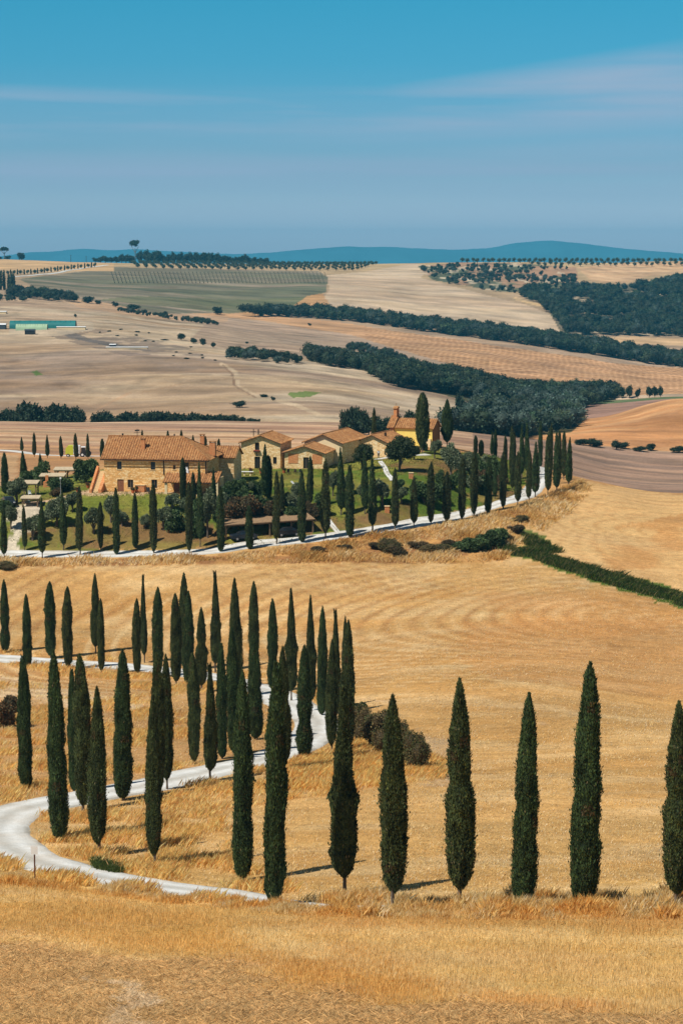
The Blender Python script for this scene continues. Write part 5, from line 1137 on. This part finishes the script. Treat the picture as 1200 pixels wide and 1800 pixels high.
# ---- yellow chapel -----------------------------------------------------------------------
HC, PC = bld(693, 784, 372, 402, 20, 'yellow ochre chapel with terracotta roof and a brick bell gable at its left end', 'chapel', 'chapel')
CW, CD, CE, CR = 8.0, 5.2, 4.35, 1.55
q = MB(); q.quad((0,0,-1.5),(CW,0,-1.5),(CW,0,CE),(0,0,CE)); q.quad((CW,CD,-1.5),(0,CD,-1.5),(0,CD,CE),(CW,CD,CE)); q.build('wall', M['ochre'], HC)
q = MB(); q.quad((CW,0,-1.5),(CW,CD,-1.5),(CW,CD,CE),(CW,CD/2,CE+CR),(CW,0,CE)); q.quad((0,CD,-1.5),(0,0,-1.5),(0,0,CE),(0,CD/2,CE+CR),(0,CD,CE)); q.build('gable_wall', mat_plain('ochre_brick_painted_shade', alb(170,118,74), 0.95, 0.15, 2), HC)  # gable ends use a darker ochre, their shade put into the colour
roof_sheet('roof', HC, (-0.05,-0.4,CE-0.12), (CW+0.3,-0.4,CE-0.12), lambda s: (0, 1), (0,CD/2+0.4,CR+0.3)); roof_sheet('roof', HC, (-0.05,CD+0.4,CE-0.12), (CW+0.3,CD+0.4,CE-0.12), lambda s: (0, 1), (0,-(CD/2+0.4),CR+0.3))
q = MB(); q.box(-0.9,-0.5,-1.5,-0.06,0.05,4.0); q.box(-0.9,CD-0.05,-1.5,-0.06,CD+0.5,4.0); q.box(-0.85,0.06,-1.5,-0.1,CD-0.06,4.6); bg_ = q.build('front_wall', M['brick'], HC)
q = MB(); q.quad((-0.85,-0.4,4.0),(-0.85,CD+0.4,4.0),(-0.85,CD/2,6.3)); q.quad((-0.1,-0.4,4.0),(-0.1,CD/2,6.3),(-0.1,CD+0.4,4.0)); q.quad((-0.85,-0.4,4.0),(-0.85,CD/2,6.3),(-0.1,CD/2,6.3),(-0.1,-0.4,4.0)); q.quad((-0.85,CD+0.4,4.0),(-0.1,CD+0.4,4.0),(-0.1,CD/2,6.3),(-0.85,CD/2,6.3)); q.build('pediment', M['brick'], HC)
roof_sheet('pediment_roof', HC, (-1.5,-0.8,4.25), (0.1,-0.8,4.25), lambda s: (0, 1), (0,CD/2+0.8,2.3)); roof_sheet('pediment_roof', HC, (-1.5,CD+0.8,4.25), (0.1,CD+0.8,4.25), lambda s: (0, 1), (0,-(CD/2+0.8),2.3))
q = MB(); q.box(-0.85,CD/2-0.75,5.6,-0.15,CD/2-0.35,7.7); q.box(-0.85,CD/2+0.35,5.6,-0.15,CD/2+0.75,7.7); q.box(-0.85,CD/2-0.75,7.703,-0.15,CD/2+0.75,8.0); bt = q.build('bell_gable', M['brick'], HC)
q = MB(); q.cyl((-0.5,CD/2,6.9),0.24,0.1,0.4,10); q.build('bell', M['metal'], bt)
q = MB(); q.quad((-1.0,CD/2-0.95,8.0),(0.0,CD/2-0.95,8.0),(0.0,CD/2,8.45),(-1.0,CD/2,8.45)); q.quad((-1.0,CD/2+0.95,8.0),(-1.0,CD/2,8.45),(0.0,CD/2,8.45),(0.0,CD/2+0.95,8.0)); q.bar((-0.5,CD/2,8.4),(-0.5,CD/2,9.1),0.05); q.bar((-0.5,CD/2-0.2,8.85),(-0.5,CD/2+0.2,8.85),0.05); q.build('bell_gable_roof', M['tile'], bt)
q = MB(); q.box(CW-1.2,-0.5,-1.2,CW-0.2,-0.02,2.2); q.build('buttress', M['cream'], HC)

# ---- pots, garden chairs and the like -----------------------------------------------------
for a_ in [(234,867,320,332,'terracotta pot by the low window of the farmhouse'),(240,866,320,332,'second terracotta pot by the farmhouse bench'),(441,824,335,352,'terracotta pot left of the dark door of the gabled house'),(459,824,335,352,'terracotta pot right of the dark door of the gabled house'),(499,823,335,352,'potted shrub in the corner between the two stone houses'),(155,858,325,345,'terracotta pot on the lawn left of the stairs'),(137,866,318,345,'small pot on the lawn beside the paved path')]:
    pot(*a_)
def chair(px, py, d0, d1, rz, label, mat, cat='chair'):
    o = thing('garden_chair', label, cat, ground(px, py, d0, d1), rz)
    mk_box('seat', M[mat], o, -0.25,-0.25,0.42,0.25,0.25,0.47); mk_box('backrest', M[mat], o, -0.25,0.24,0.473,0.25,0.29,1.0)
    for i in (-1, 1):
        for j in (-1, 1): mk_box('leg', M[mat], o, i*0.22-0.025, j*0.22-0.025, 0, i*0.22+0.025, j*0.22+0.025, 0.417)
chair(53,872,310,350,0.4,'white garden chair under the left pergola','white'); chair(49,884,310,350,2.2,'white garden chair at the drive end','white')
chair(508,833,330,350,0.6,'dark garden chair on the dry lawn facing the stone houses','darkwood'); chair(520,829,330,350,2.6,'dark garden chair nearer the low house','darkwood'); chair(526,829,330,350,4.0,'blue-grey garden chair at the low house','shutter')
def lounger(px, py, d0, d1, rz, label, mat):
    o = thing('sun_lounger', label, 'sun lounger', ground(px, py, d0, d1), rz); q = MB(); q.box(-0.32,-1.0,0.3,0.32,0.4,0.37); q.build('bed', M[mat], o)
    q = MB(); n0 = 0; q.v += [(-0.32,0.42,0.3),(0.32,0.42,0.3),(0.32,1.0,0.85),(-0.32,1.0,0.85),(-0.32,0.36,0.37),(0.32,0.36,0.37),(0.32,0.94,0.92),(-0.32,0.94,0.92)]; q.f += [(0,3,2,1),(4,5,6,7),(0,1,5,4),(1,2,6,5),(2,3,7,6),(3,0,4,7)]; q.build('headrest', M[mat], o)
    for i in (-0.28, 0.24):
        for j in (-0.9, 0.3): mk_box('leg', M[mat], o, i, j, 0, i+0.05, j+0.05, 0.297)
lounger(521,855,320,350,1.2,'white folding lounger on the lawn among the cypresses','white')
lounger(262,867,318,334,0.3,'dark lounger on the paving before the farmhouse','metal')
q = MB(); q.box(-1.1,-0.45,0.7,1.1,0.45,0.76); tb = thing('garden_table', 'white stone garden table by the shaded side of the farmhouse', 'table', ground(435,836,325,350), -0.1); q.build('table_top', M['white'], tb)
mk_box('leg', M['cream'], tb, -0.7,-0.25,0,-0.4,0.25,0.697); mk_box('leg', M['cream'], tb, 0.4,-0.25,0,0.7,0.25,0.697)
for px, py, lb in ((680,900,'small brick well block on the slope by the farm road'),(722,841,'small brick pillar on the lawn near the round tree')):
    o = thing('brick_pillar', lb, 'pillar', ground(px, py, 310, 380)); mk_box('shaft', M['brick'], o, -0.4,-0.4,-0.4,0.4,0.4,0.95); mk_box('cap', M['sill'], o, -0.46,-0.46,0.953,0.46,0.46,1.05)
# pergolas with reed roofs and carports
def shelter(name, cat, label, px0, px1, py, ptop, d0, d1, depth, posts, slope=0.25, phi=0, roofm='reed', grp=None):
    A = ground(px0, py, d0, d1); B = ground(px1, py, A.y - 14, A.y + 14); Wd = (px1 - px0) / F * A.y; h = top_h(A, ptop)
    o = thing(name, label, cat, A, -math.radians(phi), grp)
    q = MB(); n0 = 0; q.v += [(0,0,h-0.10),(Wd,0,h-0.10),(Wd,depth,h-0.10+slope),(0,depth,h-0.10+slope),(0,0,h+0.02),(Wd,0,h+0.02),(Wd,depth,h+0.02+slope),(0,depth,h+0.02+slope)]; q.f += [(0,3,2,1),(4,5,6,7),(0,1,5,4),(1,2,6,5),(2,3,7,6),(3,0,4,7)]; q.build('roof', M[roofm], o)
    q = MB()
    for y_ in (0.25, depth - 0.4): q.box(0.15, y_, h - 0.3 + (slope if y_ > 1 else 0), Wd - 0.15, y_ + 0.15, h - 0.11 + (slope * 0.8 if y_ > 1 else 0))
    q.build('beams', M['wood'], o)
    for i in range(posts):
        x = 0.25 + (Wd - 0.7) * i / (posts - 1)
        for y_ in (0.24, depth - 0.42):
            q = MB(); q.box(x, y_, -1.5, x + 0.2, y_ + 0.2, h - 0.2); q.bar((x + 0.1, y_ + 0.1, h - 0.95), (x + 0.75, y_ + 0.1, h - 0.25), 0.1); q.build('post', M['wood'], o)
    return o, A, Wd, h
shelter('pergola','pergola','reed-roofed pergola nearest the gravel drive at the left',19,67,874,850,318,350,3.2,3)
shelter('pergola','pergola','reed-roofed pergola in the middle, over a brick barbecue',69,114,856,837,326,356,3.2,3)
shelter('pergola','pergola','reed-roofed pergola farthest back beside the laurel hedge',94,138,845,826,332,362,3.0,3)
shelter('pergola','pergola','low flat pergola roof beside the parked car',36,70,893,876,312,345,2.4,2)
cp, CA, CWd, Ch = shelter('carport','carport','long sloping reed-roofed carport along the farm road',395,564,951,923,300,322,4.6,5,0.45,0,'brownroof')
cp.rotation_euler = (0, math.radians(-1.4), math.radians(18))
# brick barbecue
o = thing('barbecue', 'brick barbecue with a chimney under the middle pergola', 'barbecue', ground(83,856,326,352)); mk_box('hearth', M['brick'], o, -0.6,-0.5,-0.3,0.6,0.5,0.95); mk_box('flue', M['brick'], o, -0.25,-0.1,0.953,0.25,0.4,2.1)
# lamp post
o = thing('lamp_post', 'thin grey lamp post on the lawn right of the pergolas', 'lamp post', ground(108,908,305,340)); hp = top_h(Vector(o.location), 842); q = MB(); q.cyl((0,0,-0.4),0.06,0.04,hp+0.4,8); q.build('pole', mat_plain('grey_metal',(0.3,0.31,0.31),0.5,0.1,4), o); mk_box('lamp', M['white'], o, -0.12,-0.12,hp+0.003,0.12,0.12,hp+0.28)
def car(px, py, d0, d1, rz, label, col):
    o = thing('parked_car', label, 'car', ground(px, py, d0, d1), rz, None); paint = mat_plain('car_paint', col, 0.3, 0.05, 3, 0.2, 0.6)
    pr = [(-2.1,0.35),(-2.12,0.8),(-1.95,0.95),(-1.1,1.02),(-0.55,1.42),(0.75,1.46),(1.45,1.05),(2.0,0.95),(2.1,0.7),(2.08,0.35)]
    q = MB(); n = len(pr)
    for y_, k in ((-0.85, 1), (0.85, 1)): q.v += [(x, y_ * (0.86 if z > 1.1 else 1), z) for x, z in pr]
    q.f += [tuple(range(n))[::-1], tuple(range(n, 2 * n))] + [(i, (i + 1) % n, n + (i + 1) % n, n + i) for i in range(n)]; bd = q.build('body', paint, o)
    q = MB()
    for s_ in (-1, 1): q.quad((-0.95, s_*0.845, 1.0), (1.2, s_*0.845, 1.03), (0.68, s_*0.765, 1.40), (-0.5, s_*0.765, 1.38))
    q.quad((1.47,-0.66,1.08),(0.82,-0.62,1.46),(0.82,0.62,1.46),(1.47,0.66,1.08)); q.quad((-1.08,-0.66,1.06),(-1.08,0.66,1.06),(-0.6,0.62,1.42),(-0.6,-0.62,1.42)); 
    me_ = q.build('windows', M['glass'], o); me_.scale = (1.01, 1.01, 1.01)
    for x in (-1.3, 1.3):
        for s_ in (-1, 1):
            q = MB(); q.cyl((x, s_*0.80 - 0.1, 0.32), 0.32, 0.32, 0.2, 16, 'y'); wh = q.build('wheel', M['metal'], o); q = MB(); q.cyl((x, s_*0.80 - 0.12, 0.32), 0.19, 0.19, 0.24, 12, 'y'); q.build('rim', mat_plain('rim_metal',(0.4,0.4,0.4),0.4,0.1,4,0.6), wh)
    for s_ in (-0.6, 0.6): mk_box('headlight', M['white'], o, 2.06, s_-0.17, 0.62, 2.14, s_+0.17, 0.78)
    return o
car(15,888,315,345,-1.2,'dark grey parked car by the olive tree at the left edge',(0.03,0.045,0.055))
car(428,949,303,325,0.35,'dark car under the left end of the long carport',(0.02,0.03,0.045)); car(505,942,303,330,0.35,'dark car under the right half of the long carport',(0.02,0.02,0.025))
# person in a pale top by the barn
o = thing('person', 'person in a pale blue top and dark trousers standing by the shaded far barn', 'person', ground(665,806,345,400))
def skin_body(chain, edges, rad, mat, name, parent):
    me = bpy.data.meshes.new(name); me.from_pydata(chain, edges, []); ob = link(name, me, parent); md = ob.modifiers.new('skin', 'SKIN'); me.materials.append(mat)
    for v_, r in zip(me.skin_vertices[0].data, rad): v_.radius = (r, r)
    me.skin_vertices[0].data[0].use_root = True; ob.modifiers.new('sub', 'SUBSURF').levels = 1; ob.modifiers['sub'].render_levels = 2; return ob
skin_body([(0,0,0.95),(0,0,1.15),(0,0,1.4),(0,0,1.52),(0,0,1.66),(-0.2,0,1.4),(-0.27,0.02,1.12),(-0.25,-0.08,0.88),(0.2,0,1.4),(0.27,0.02,1.12),(0.25,-0.08,0.88),(-0.1,0,0.9),(-0.11,-0.02,0.5),(-0.12,0.02,0.06),(0.1,0,0.9),(0.11,0.02,0.5),(0.12,0.04,0.06)],[(0,1),(1,2),(2,3),(3,4),(2,5),(5,6),(6,7),(2,8),(8,9),(9,10),(0,11),(11,12),(12,13),(0,14),(14,15),(15,16)],[0.13,0.13,0.13,0.06,0.10,0.06,0.045,0.035,0.06,0.045,0.035,0.09,0.06,0.045,0.09,0.06,0.045],mat_plain('skin',(0.4,0.24,0.16),0.6,0.05,4),'body',o)
skin_body([(0,0,0.98),(0,0,1.2),(0,0,1.42),(-0.2,0,1.4),(-0.25,0,1.22),(0.2,0,1.4),(0.25,0,1.22)],[(0,1),(1,2),(2,3),(3,4),(2,5),(5,6)],[0.155,0.15,0.145,0.075,0.07,0.075,0.07],mat_plain('pale_blue_cloth',(0.55,0.65,0.72),0.9,0.08,6),'shirt',o)
skin_body([(0,0,0.95),(-0.1,0,0.88),(-0.11,-0.02,0.5),(-0.12,0.02,0.14),(0.1,0,0.88),(0.11,0.02,0.5),(0.12,0.04,0.14)],[(0,1),(1,2),(2,3),(0,4),(4,5),(5,6)],[0.145,0.10,0.075,0.06,0.10,0.075,0.06],mat_plain('dark_cloth',(0.03,0.035,0.05),0.9,0.08,6),'trousers',o)
# ------------------------------------------------------------------ the sign by the road
o = thing('road_sign', 'small blank white sign on a rusty rod at the edge of the white road', 'sign', ground(62,1546,100,122)); hs = top_h(Vector(o.location), 1487)
q = MB(); q.cyl((0,0,-0.3),0.045,0.045,hs-0.1+0.3,8); q.build('pole', mat_plain('rust',(0.12,0.05,0.03),0.8,0.3,8), o)
mk_box('sign_board', M['white'], o, -0.2,-0.07,hs-0.5,0.2,-0.055,hs)
# ------------------------------------------------------------------ harvester on the back track
P0 = ground(118,803,432,475); o = thing('farm_vehicle', 'yellow-green and white farm machine with a dark cab on the track behind the garden', 'harvester', P0, 0.05)
yg = mat_plain('yellow_green_paint',(0.55,0.60,0.06),0.5,0.08,3); s = 38 / F * P0.y / 5.6; o.scale = (s, s, s)
def prism(name, pts, y0, y1, mat, parent):
    q = MB(); n = len(pts); q.v += [(x, y0, z) for x, z in pts] + [(x, y1, z) for x, z in pts]; q.f += [tuple(range(n)), tuple(range(n, 2 * n))[::-1]] + [(i, n + i, n + (i + 1) % n, (i + 1) % n) for i in range(n)]; return q.build(name, mat, parent)
prism('body', [(-0.3,0.9),(1.2,0.5),(1.75,0.75),(1.75,2.9),(1.2,3.05),(0.4,2.95),(-0.2,2.3)], -1.0, 1.0, yg, o)
prism('tank', [(1.77,0.8),(3.4,0.8),(3.5,2.95),(1.77,3.05)], -1.0, 1.0, M['white'], o)
cb = prism('cab', [(3.75,0.9),(4.9,0.9),(5.0,1.6),(4.75,2.45),(3.8,2.45)], -0.85, 0.85, M['glass'], o); prism('cab_roof', [(3.7,2.47),(4.9,2.47),(4.85,2.66),(3.75,2.66)], -0.95, 0.95, M['white'], cb)
prism('bonnet', [(4.95,0.8),(5.6,0.8),(5.55,1.35),(5.02,1.5)], -0.45, 0.45, yg, o)
for x, r in ((0.4,0.45),(2.6,0.62),(4.1,0.62),(5.5,0.78)):
    for sd in (-1, 1):
        q = MB(); q.cyl((x, sd*0.95-0.18, r), r, r, 0.36, 20, 'y'); wl = q.build('wheel', M['metal'], o); q = MB(); q.cyl((x, sd*0.95-0.2, r), r*0.5, r*0.5, 0.40, 14, 'y'); q.build('rim', M['white'], wl)
# ------------------------------------------------------------------ far farmyard with tunnels
def tunnel(px0, px1, py, hgt, dep, label, col, d0=1150, d1=1650, open_end=True):
    A = ground(px0, py, d0, d1); s = A.y / F; L = (px1 - px0) * s; R_ = hgt * s
    o = thing('greenhouse_tunnel', label, 'greenhouse', A, 0.02); n = 16; V = []; Wd = dep
    xs = np.linspace(0, L, 14)
    for x in xs:
        for i in range(n + 1):
            t_ = math.pi * i / n; V.append((x, Wd / 2 - math.cos(t_) * Wd / 2, math.sin(t_) ** 0.8 * R_))
    link('cover', np_mesh('cover', np.array(V), straw_grid_faces(14, n + 1), mat_plain('tunnel_film', col, 0.5, 0.12, 0.2), None, True, 4), o)
    q = MB()
    for x in (0.0, L):
        n0 = len(q.v); q.v += [(x, Wd / 2 - math.cos(math.pi * i / n) * Wd / 2 * 0.985, math.sin(math.pi * i / n) ** 0.8 * R_ * 0.985) for i in range(n + 1)]; q.f.append(tuple(range(n0, n0 + n + 1)))
    q.build('end_wall', M['metal'], o)
    q = MB()
    for x in xs[1:-1]: 
        for i in range(4, n - 4): 
            a1, a2 = math.pi * i / n, math.pi * (i + 1) / n; q.bar((x, Wd/2-math.cos(a1)*Wd/2, math.sin(a1)**0.8*R_+0.03), (x, Wd/2-math.cos(a2)*Wd/2, math.sin(a2)**0.8*R_+0.03), 0.12)
    q.build('hoops', M['metal'], o)
tunnel(17, 132, 578, 14, 10, 'long dark teal plastic tunnel on the pale hill', (0.02,0.17,0.17)); tunnel(28, 83, 581, 11, 6, 'short pale green tunnel in front of the long teal one', (0.35,0.5,0.33), 1120, 1500)
def shed(px, py, wpx, hpx, label, mat, roofc='white', d0=1100, d1=1600, dep=5):
    A = ground(px, py, d0, d1); s = A.y / F; W_ = wpx * s; h = hpx * s; o = thing('farm_shed', label, 'shed', A)
    mk_box('wall', M[mat], o, 0,0,-1.5,W_,dep,h*0.8); q = MB(); q.v += [(-0.3,-0.3,h*0.803),(W_+0.3,-0.3,h*0.803),(W_+0.3,dep/2,h*1.05),(-0.3,dep/2,h*1.05),(-0.3,dep+0.3,h*0.803),(W_+0.3,dep+0.3,h*0.803)]; q.f += [(0,1,2,3),(3,2,5,4),(0,3,4),(1,5,2),(0,4,5,1)]; q.build('roof', M[roofc], o); return o
shed(-6,579,16,10,'pale blue farm shed cut by the left edge','shutter','white'); shed(44,588,17,9,'dark double shed in front of the tunnels','metal','shutter'); shed(84,576,20,6,'low white-roofed shed right of the tunnels','metal'); shed(100,578,50,4,'long low white shed beyond the tunnels','cream','white',1100,1700,4); shed(193,610,10,5,'small turquoise shed by the white strip','shutter'); shed(187,613,72,3.2,'long narrow white-roofed shelter down the slope','cream','white',1000,1500,4)
shed(0,552,11,5,'tiny white building above the farmyard','cream','white',1200,1800)
SM = 'scattered dark bushes near the far farmyard'
for i, (px, py, wd) in enumerate([(176,585,7),(192,583,10),(207,591,9),(213,580,10),(240,590,9),(242,584,12),(262,586,7),(290,598,18),(256,600,8),(270,601,8),(336,611,8),(310,620,8),(334,622,10),(355,625,7),(305,626,8),(328,631,14),(356,630,8),(378,634,8)]):
    tree('far', px, py, py - 2.6, wd * 0.85, 1000, 1700, ORD[i] + ' low dark bush from the left on the slope below the tunnels', 'bush', SM, name='bush')
tree('far',133,558,551,7,1200,1900,'lone small tree on the slope above the teal tunnel','tree')
for px, py, pt, wd, lb in [(319,598,585,16,'widest tree of the group of four on the pale hill'),(340,604,592,14,'second tree of the group of four on the pale hill'),(357,607,594,13,'third tree of the group of four on the pale hill'),(375,611,600,11,'rightmost tree of the group of four on the pale hill'),(421,716,704,28,'flat dark bush clump low on the pale hill'),(464,698,693,18,'small flat bush beside the hill track'),(480,705,696,10,'tiny bush right of the flat one beside the hill track'),(383,553,538,18,'pale tree clump at the foot of the green field'),(434,604,600,7,'tiny lone bush in the strip field'),(544,573,567,8,'lone tree below the tree belt'),(155,533,520,24,'round tree at the end of the left hedge'),(173,535,527,12,'small tree beside the round one'),(203,540,529,15,'round tree in the gap of the hedge'),(235,546,534,26,'wide bush in the long hedge'),(290,558,545,12,'small tree in the thin hedge line'),(345,568,558,14,'small tree at the lower end of the thin hedge')]:
    tree('far', px, py, pt, wd, 760, 2300, lb, 'tree', name='broadleaf_tree')
# tree line behind the crest of the ploughed field
TL = 'trees standing behind the crest of the ploughed field'
r_ = np.random.default_rng(5)
L_ = [(-8,716,30),(8,712,26),(22,718,22),(36,708,28),(50,703,34),(64,708,26),(76,716,24),(90,710,28),(102,706,28),(116,708,26),(128,708,22),(140,714,18),(165,725,14),(176,719,18),(188,717,22),(205,728,16),(216,722,24),(230,721,24),(244,727,20),(258,722,24),(272,718,24),(286,720,22),(300,722,22),(314,724,22),(328,726,20),(342,723,20),(356,725,22),(370,727,20),(384,724,18),(398,728,18),(410,727,16),(424,730,14),(438,734,12),(450,735,14)]
def hidden_tree(px, pt, wd, d, label, grp, h=8.0, kind='far'):
    """a tree whose foot is hidden behind a crest: placed at distance d with its top on the sight line"""
    X = (px - 600) / F * d * 0.998; z = float(height(X, d)); P0 = Vector((X, d, z)); hh = top_h(P0, pt); pr = TP[kind][int(px * 3) % len(TP[kind])]
    if hh < 2: return
    place_tree(pr, 'broadleaf_tree', P0, hh, wd / F * d * (1.7 if px > 1000 else 1.3), label, 'tree', grp)
for i, (px, pt, wd) in enumerate(L_): hidden_tree(px, pt, wd, 716 + r_.uniform(0, 30), ORD[i] + ' tree from the left in the line behind the ploughed crest', TL)
TB = 'trees and shrubs behind the barns'
for i, (px, pt, wd) in enumerate([(606,716,18),(618,712,20),(628,707,18),(640,712,18),(624,730,26),(648,728,22),(664,724,22),(680,728,22),(700,722,16),(722,718,26),(612,736,18)]): hidden_tree(px, pt, wd, 560 + r_.uniform(0, 40), ORD[i] + ' dark tree from the left behind the barns and chapel', TB)
# row of trees between the purple field and the orange hill
TR = 'row of trees below the orange hill'
for i, (px, pt, wd) in enumerate([(1022,771,15),(1040,768,16),(1050,772,16),(1063,781,13),(1076,778,12),(1085,773,12),(1097,777,16),(1106,782,12),(1118,784,12),(1128,783,16),(1146,779,12),(1155,789,14),(1162,792,12),(1186,792,14),(1196,782,18),(1212,784,18)]):
    hidden_tree(px, pt, wd, 706 + r_.uniform(0, 10), ORD[i] + ' tree from the left in the row below the orange hill', TR)
for i, (px, py, pt, wd) in enumerate([(1092,700,678,12),(1105,700,676,14),(1120,701,680,12),(1140,699,678,14),(1150,698,676,14),(1160,699,677,10),(1005,700,668,20),(1030,704,670,22)]):
    tree('far', px, py, pt, wd, 1000, 1400, ORD[i] + ' tree from the left standing free at the right end of the wood', 'tree', 'free-standing trees at the right end of the wood')
tree('far', 807, 735, 683, 20, 700, 900, 'tall airy pale tree rising from the edge of the wood right of the chapel', 'tree')
# ------------------------------------------------------------------ ridge line
def umbrella(px, py, pt, wd, label, d0=2300, d1=2900):
    P0 = ground(px, py, d0, d1); h = top_h(P0, pt); s = P0.y / F; R_ = wd * s / 2
    o = thing('umbrella_pine', label, 'pine tree', P0); v, f, c, _ = crown_arrays(int(px) + 3, R_, h * 0.74, h, 14, 700, 1.6, (0.022,0.04,0.022), lobe=0.5); link('crown', np_mesh('crown', v, f, M['leaf'], c), o)
    link('trunk', tube_mesh('trunk', [[((0,0,-1),0.7),((0.2,0,h*0.35),0.5),((0,0,h*0.66),0.4)],[((0.1,0,h*0.45),0.35),((R_*0.5,0,h*0.75),0.25)],[((0.1,0,h*0.45),0.35),((-R_*0.5,0,h*0.75),0.25)]], M['bark']), o)
umbrella(8, 455, 435, 24, 'umbrella pine at the left end of the skyline'); umbrella(238, 459, 422, 26, 'tall umbrella pine on the skyline above the olive rows')
tree('far',38,456,443,15,2300,2900,'round dark tree alone on the left skyline','tree'); tree('far',14,456,449,12,2300,2900,'small bush beside the skyline umbrella pine','tree'); tree('far',0,456,450,10,2300,2900,'small bush at the very left of the skyline','tree')
RT = 'dark trees along the ridge behind the olive rows'
rx = [(168,452),(177,450),(186,449),(196,451),(205,449),(214,446),(222,447),(231,448),(246,440),(258,438),(262,446),(270,441),(279,439),(288,446),(297,444),(306,442),(316,441),(326,445),(336,441),(345,440),(354,444),(363,442),(372,443),(382,444),(391,448),(400,449),(408,450),(419,450),(428,445),(436,449),(446,451),(456,452),(466,453)]
for i, (px, pt) in enumerate(rx): tree('far', px, 461, pt, 13 + (i * 7) % 5, 2400, 2900, ORD[i] + ' tree from the left on the ridge behind the olive rows', 'tree', RT)
# olive rows: lines running down the slope
OR = 'olive trees planted in rows on the ridge'; n = 0
for k in range(33):
    for j in range(8):
        X = -296 + k * 10.6 + j * 5.0; Y = 2770 - j * 36; px_, py_ = proj(X, Y, float(height(X, Y)))
        if px_ < 212 + j * 3 or px_ > 668 - j * 5: continue
        P0 = Vector((X + random.uniform(-1, 1), Y + random.uniform(-4, 4), 0)); P0.z = float(height(P0.x, P0.y))
        place_tree(TP['farolive'][n % 2], 'olive_tree', P0, 4.6, 5.6, 'small round olive tree in the long rows on the ridge', 'olive tree', OR); n += 1
OR2 = 'olive trees along the right skyline'
for k in range(44):
    px_ = 812 + k * 9.1 + random.uniform(-1.5, 1.5); j = k % 2
    tree('farolive', px_, 461 + j * 1.5, 453.5 + j, 8.5, 2550, 2900, 'small olive tree in the row along the right skyline', 'olive tree', OR2)
for i in range(26):
    px_ = 935 + i * 10.5; tree('farolive', px_, 466 + (i % 3) * 1.2, 459 + (i % 3) * 1.2, 8, 2350, 2850, 'olive tree of the sparse second row under the right skyline', 'olive tree', 'olive trees of the second row under the right skyline')
# avenue on the left ridge
AV = 'small trees along the ridge road at the far left'
for i in range(30):
    px_ = -4 + i * 5.9; yb = np.interp(px_, [-10, 60, 110, 165], [484, 482, 476, 470]); hp = 10 + (i * 5) % 5
    if i % 2 == 0: cypress(px_, yb, yb - hp, 2.4, 2200, 2850, 't', 'tiny slim cypress of the avenue on the far left ridge', 'tiny cypresses of the far left avenue')
    else: tree('farolive', px_, yb, yb - hp * 0.75, 7, 2200, 2850, 'tiny round tree of the avenue on the far left ridge', 'tree', AV)
road('track', [(20,487,2000,2700),(60,484,2000,2700),(110,478,2100,2800),(150,471,2200,2800),(190,466,2300,2820)], 6.0, M['gravel'], 0.3, 10, 9)
for i, (px, py, pt, wd) in enumerate([(2,510,478,5),(8,510,476,5),(16,508,480,5),(21,509,478,6),(25,508,482,5)]): cypress(px, py, pt, wd, 1700, 2400, 't', ORD[i] + ' cypress of the dark clump at the left edge of the far slope', 'far cypress clump at the left edge')
# vineyard stakes on the green field
V = []; q = MB()
for k in range(56):
    for j in range(7):
        px_ = 196 + k * 6.8 + j * 1.0; py_ = 479.5 + j * 3.0
        if px_ > 572: continue
        P0 = ground(px_, py_, 2000, 2790); q.box(P0.x - 0.3, P0.y - 2, P0.z - 0.5, P0.x + 0.3, P0.y + 2, P0.z + 1.3)
vy = q.build('vineyard', mat_plain('vine_rows', (0.11,0.11,0.07), 0.9, 0.3, 0.2)); tag(vy, 'faint rows of young vines on the distant grey-green field', 'vineyard', None, 'stuff')
# power poles on the skyline
for px, pt, lb in ((125,448,'thin electricity pole on the left skyline'),(152,450,'thin electricity pole right of the first on the skyline')):
    P0 = ground(px, 457, 2400, 2900); h = top_h(P0, pt); o = thing('electricity_pole', lb, 'pole', P0); q = MB(); q.cyl((0,0,-1),0.35,0.25,h+1,6); q.build('mast', M['darkwood'], o); mk_box('crossarm', M['darkwood'], o, -1.2,-0.15,h-1.2,1.2,0.15,h-0.9)
# ------------------------------------------------------------------ the air
def haze():
    x0, x1, y0, y1, z0, z1 = -10200, 10200, -40, 17800, -190, 260
    v = [(x0,y0,z0),(x1,y0,z0),(x1,y1,z0),(x0,y1,z0),(x0,y0,z1),(x1,y0,z1),(x1,y1,z1),(x0,y1,z1)]
    f = [(0,3,2,1),(4,5,6,7),(0,1,5,4),(1,2,6,5),(2,3,7,6),(3,0,4,7)]
    me = bpy.data.meshes.new('haze'); me.from_pydata(v, [], f)
    m = bpy.data.materials.new('haze'); m.use_nodes = True; t = m.node_tree; t.nodes.clear()
    o_ = t.nodes.new('ShaderNodeOutputMaterial'); p = t.nodes.new('ShaderNodeVolumePrincipled')
    p.inputs['Color'].default_value = (0.12, 0.66, 1.0, 1); p.inputs['Density'].default_value = 7.0e-5
    t.links.new(p.outputs[0], o_.inputs['Volume']); me.materials.append(m)
    o = link('haze', me); tag(o, kind='stuff')
haze()
print('ZMIN', ZG.min(), 'ZMAX', ZG.max())
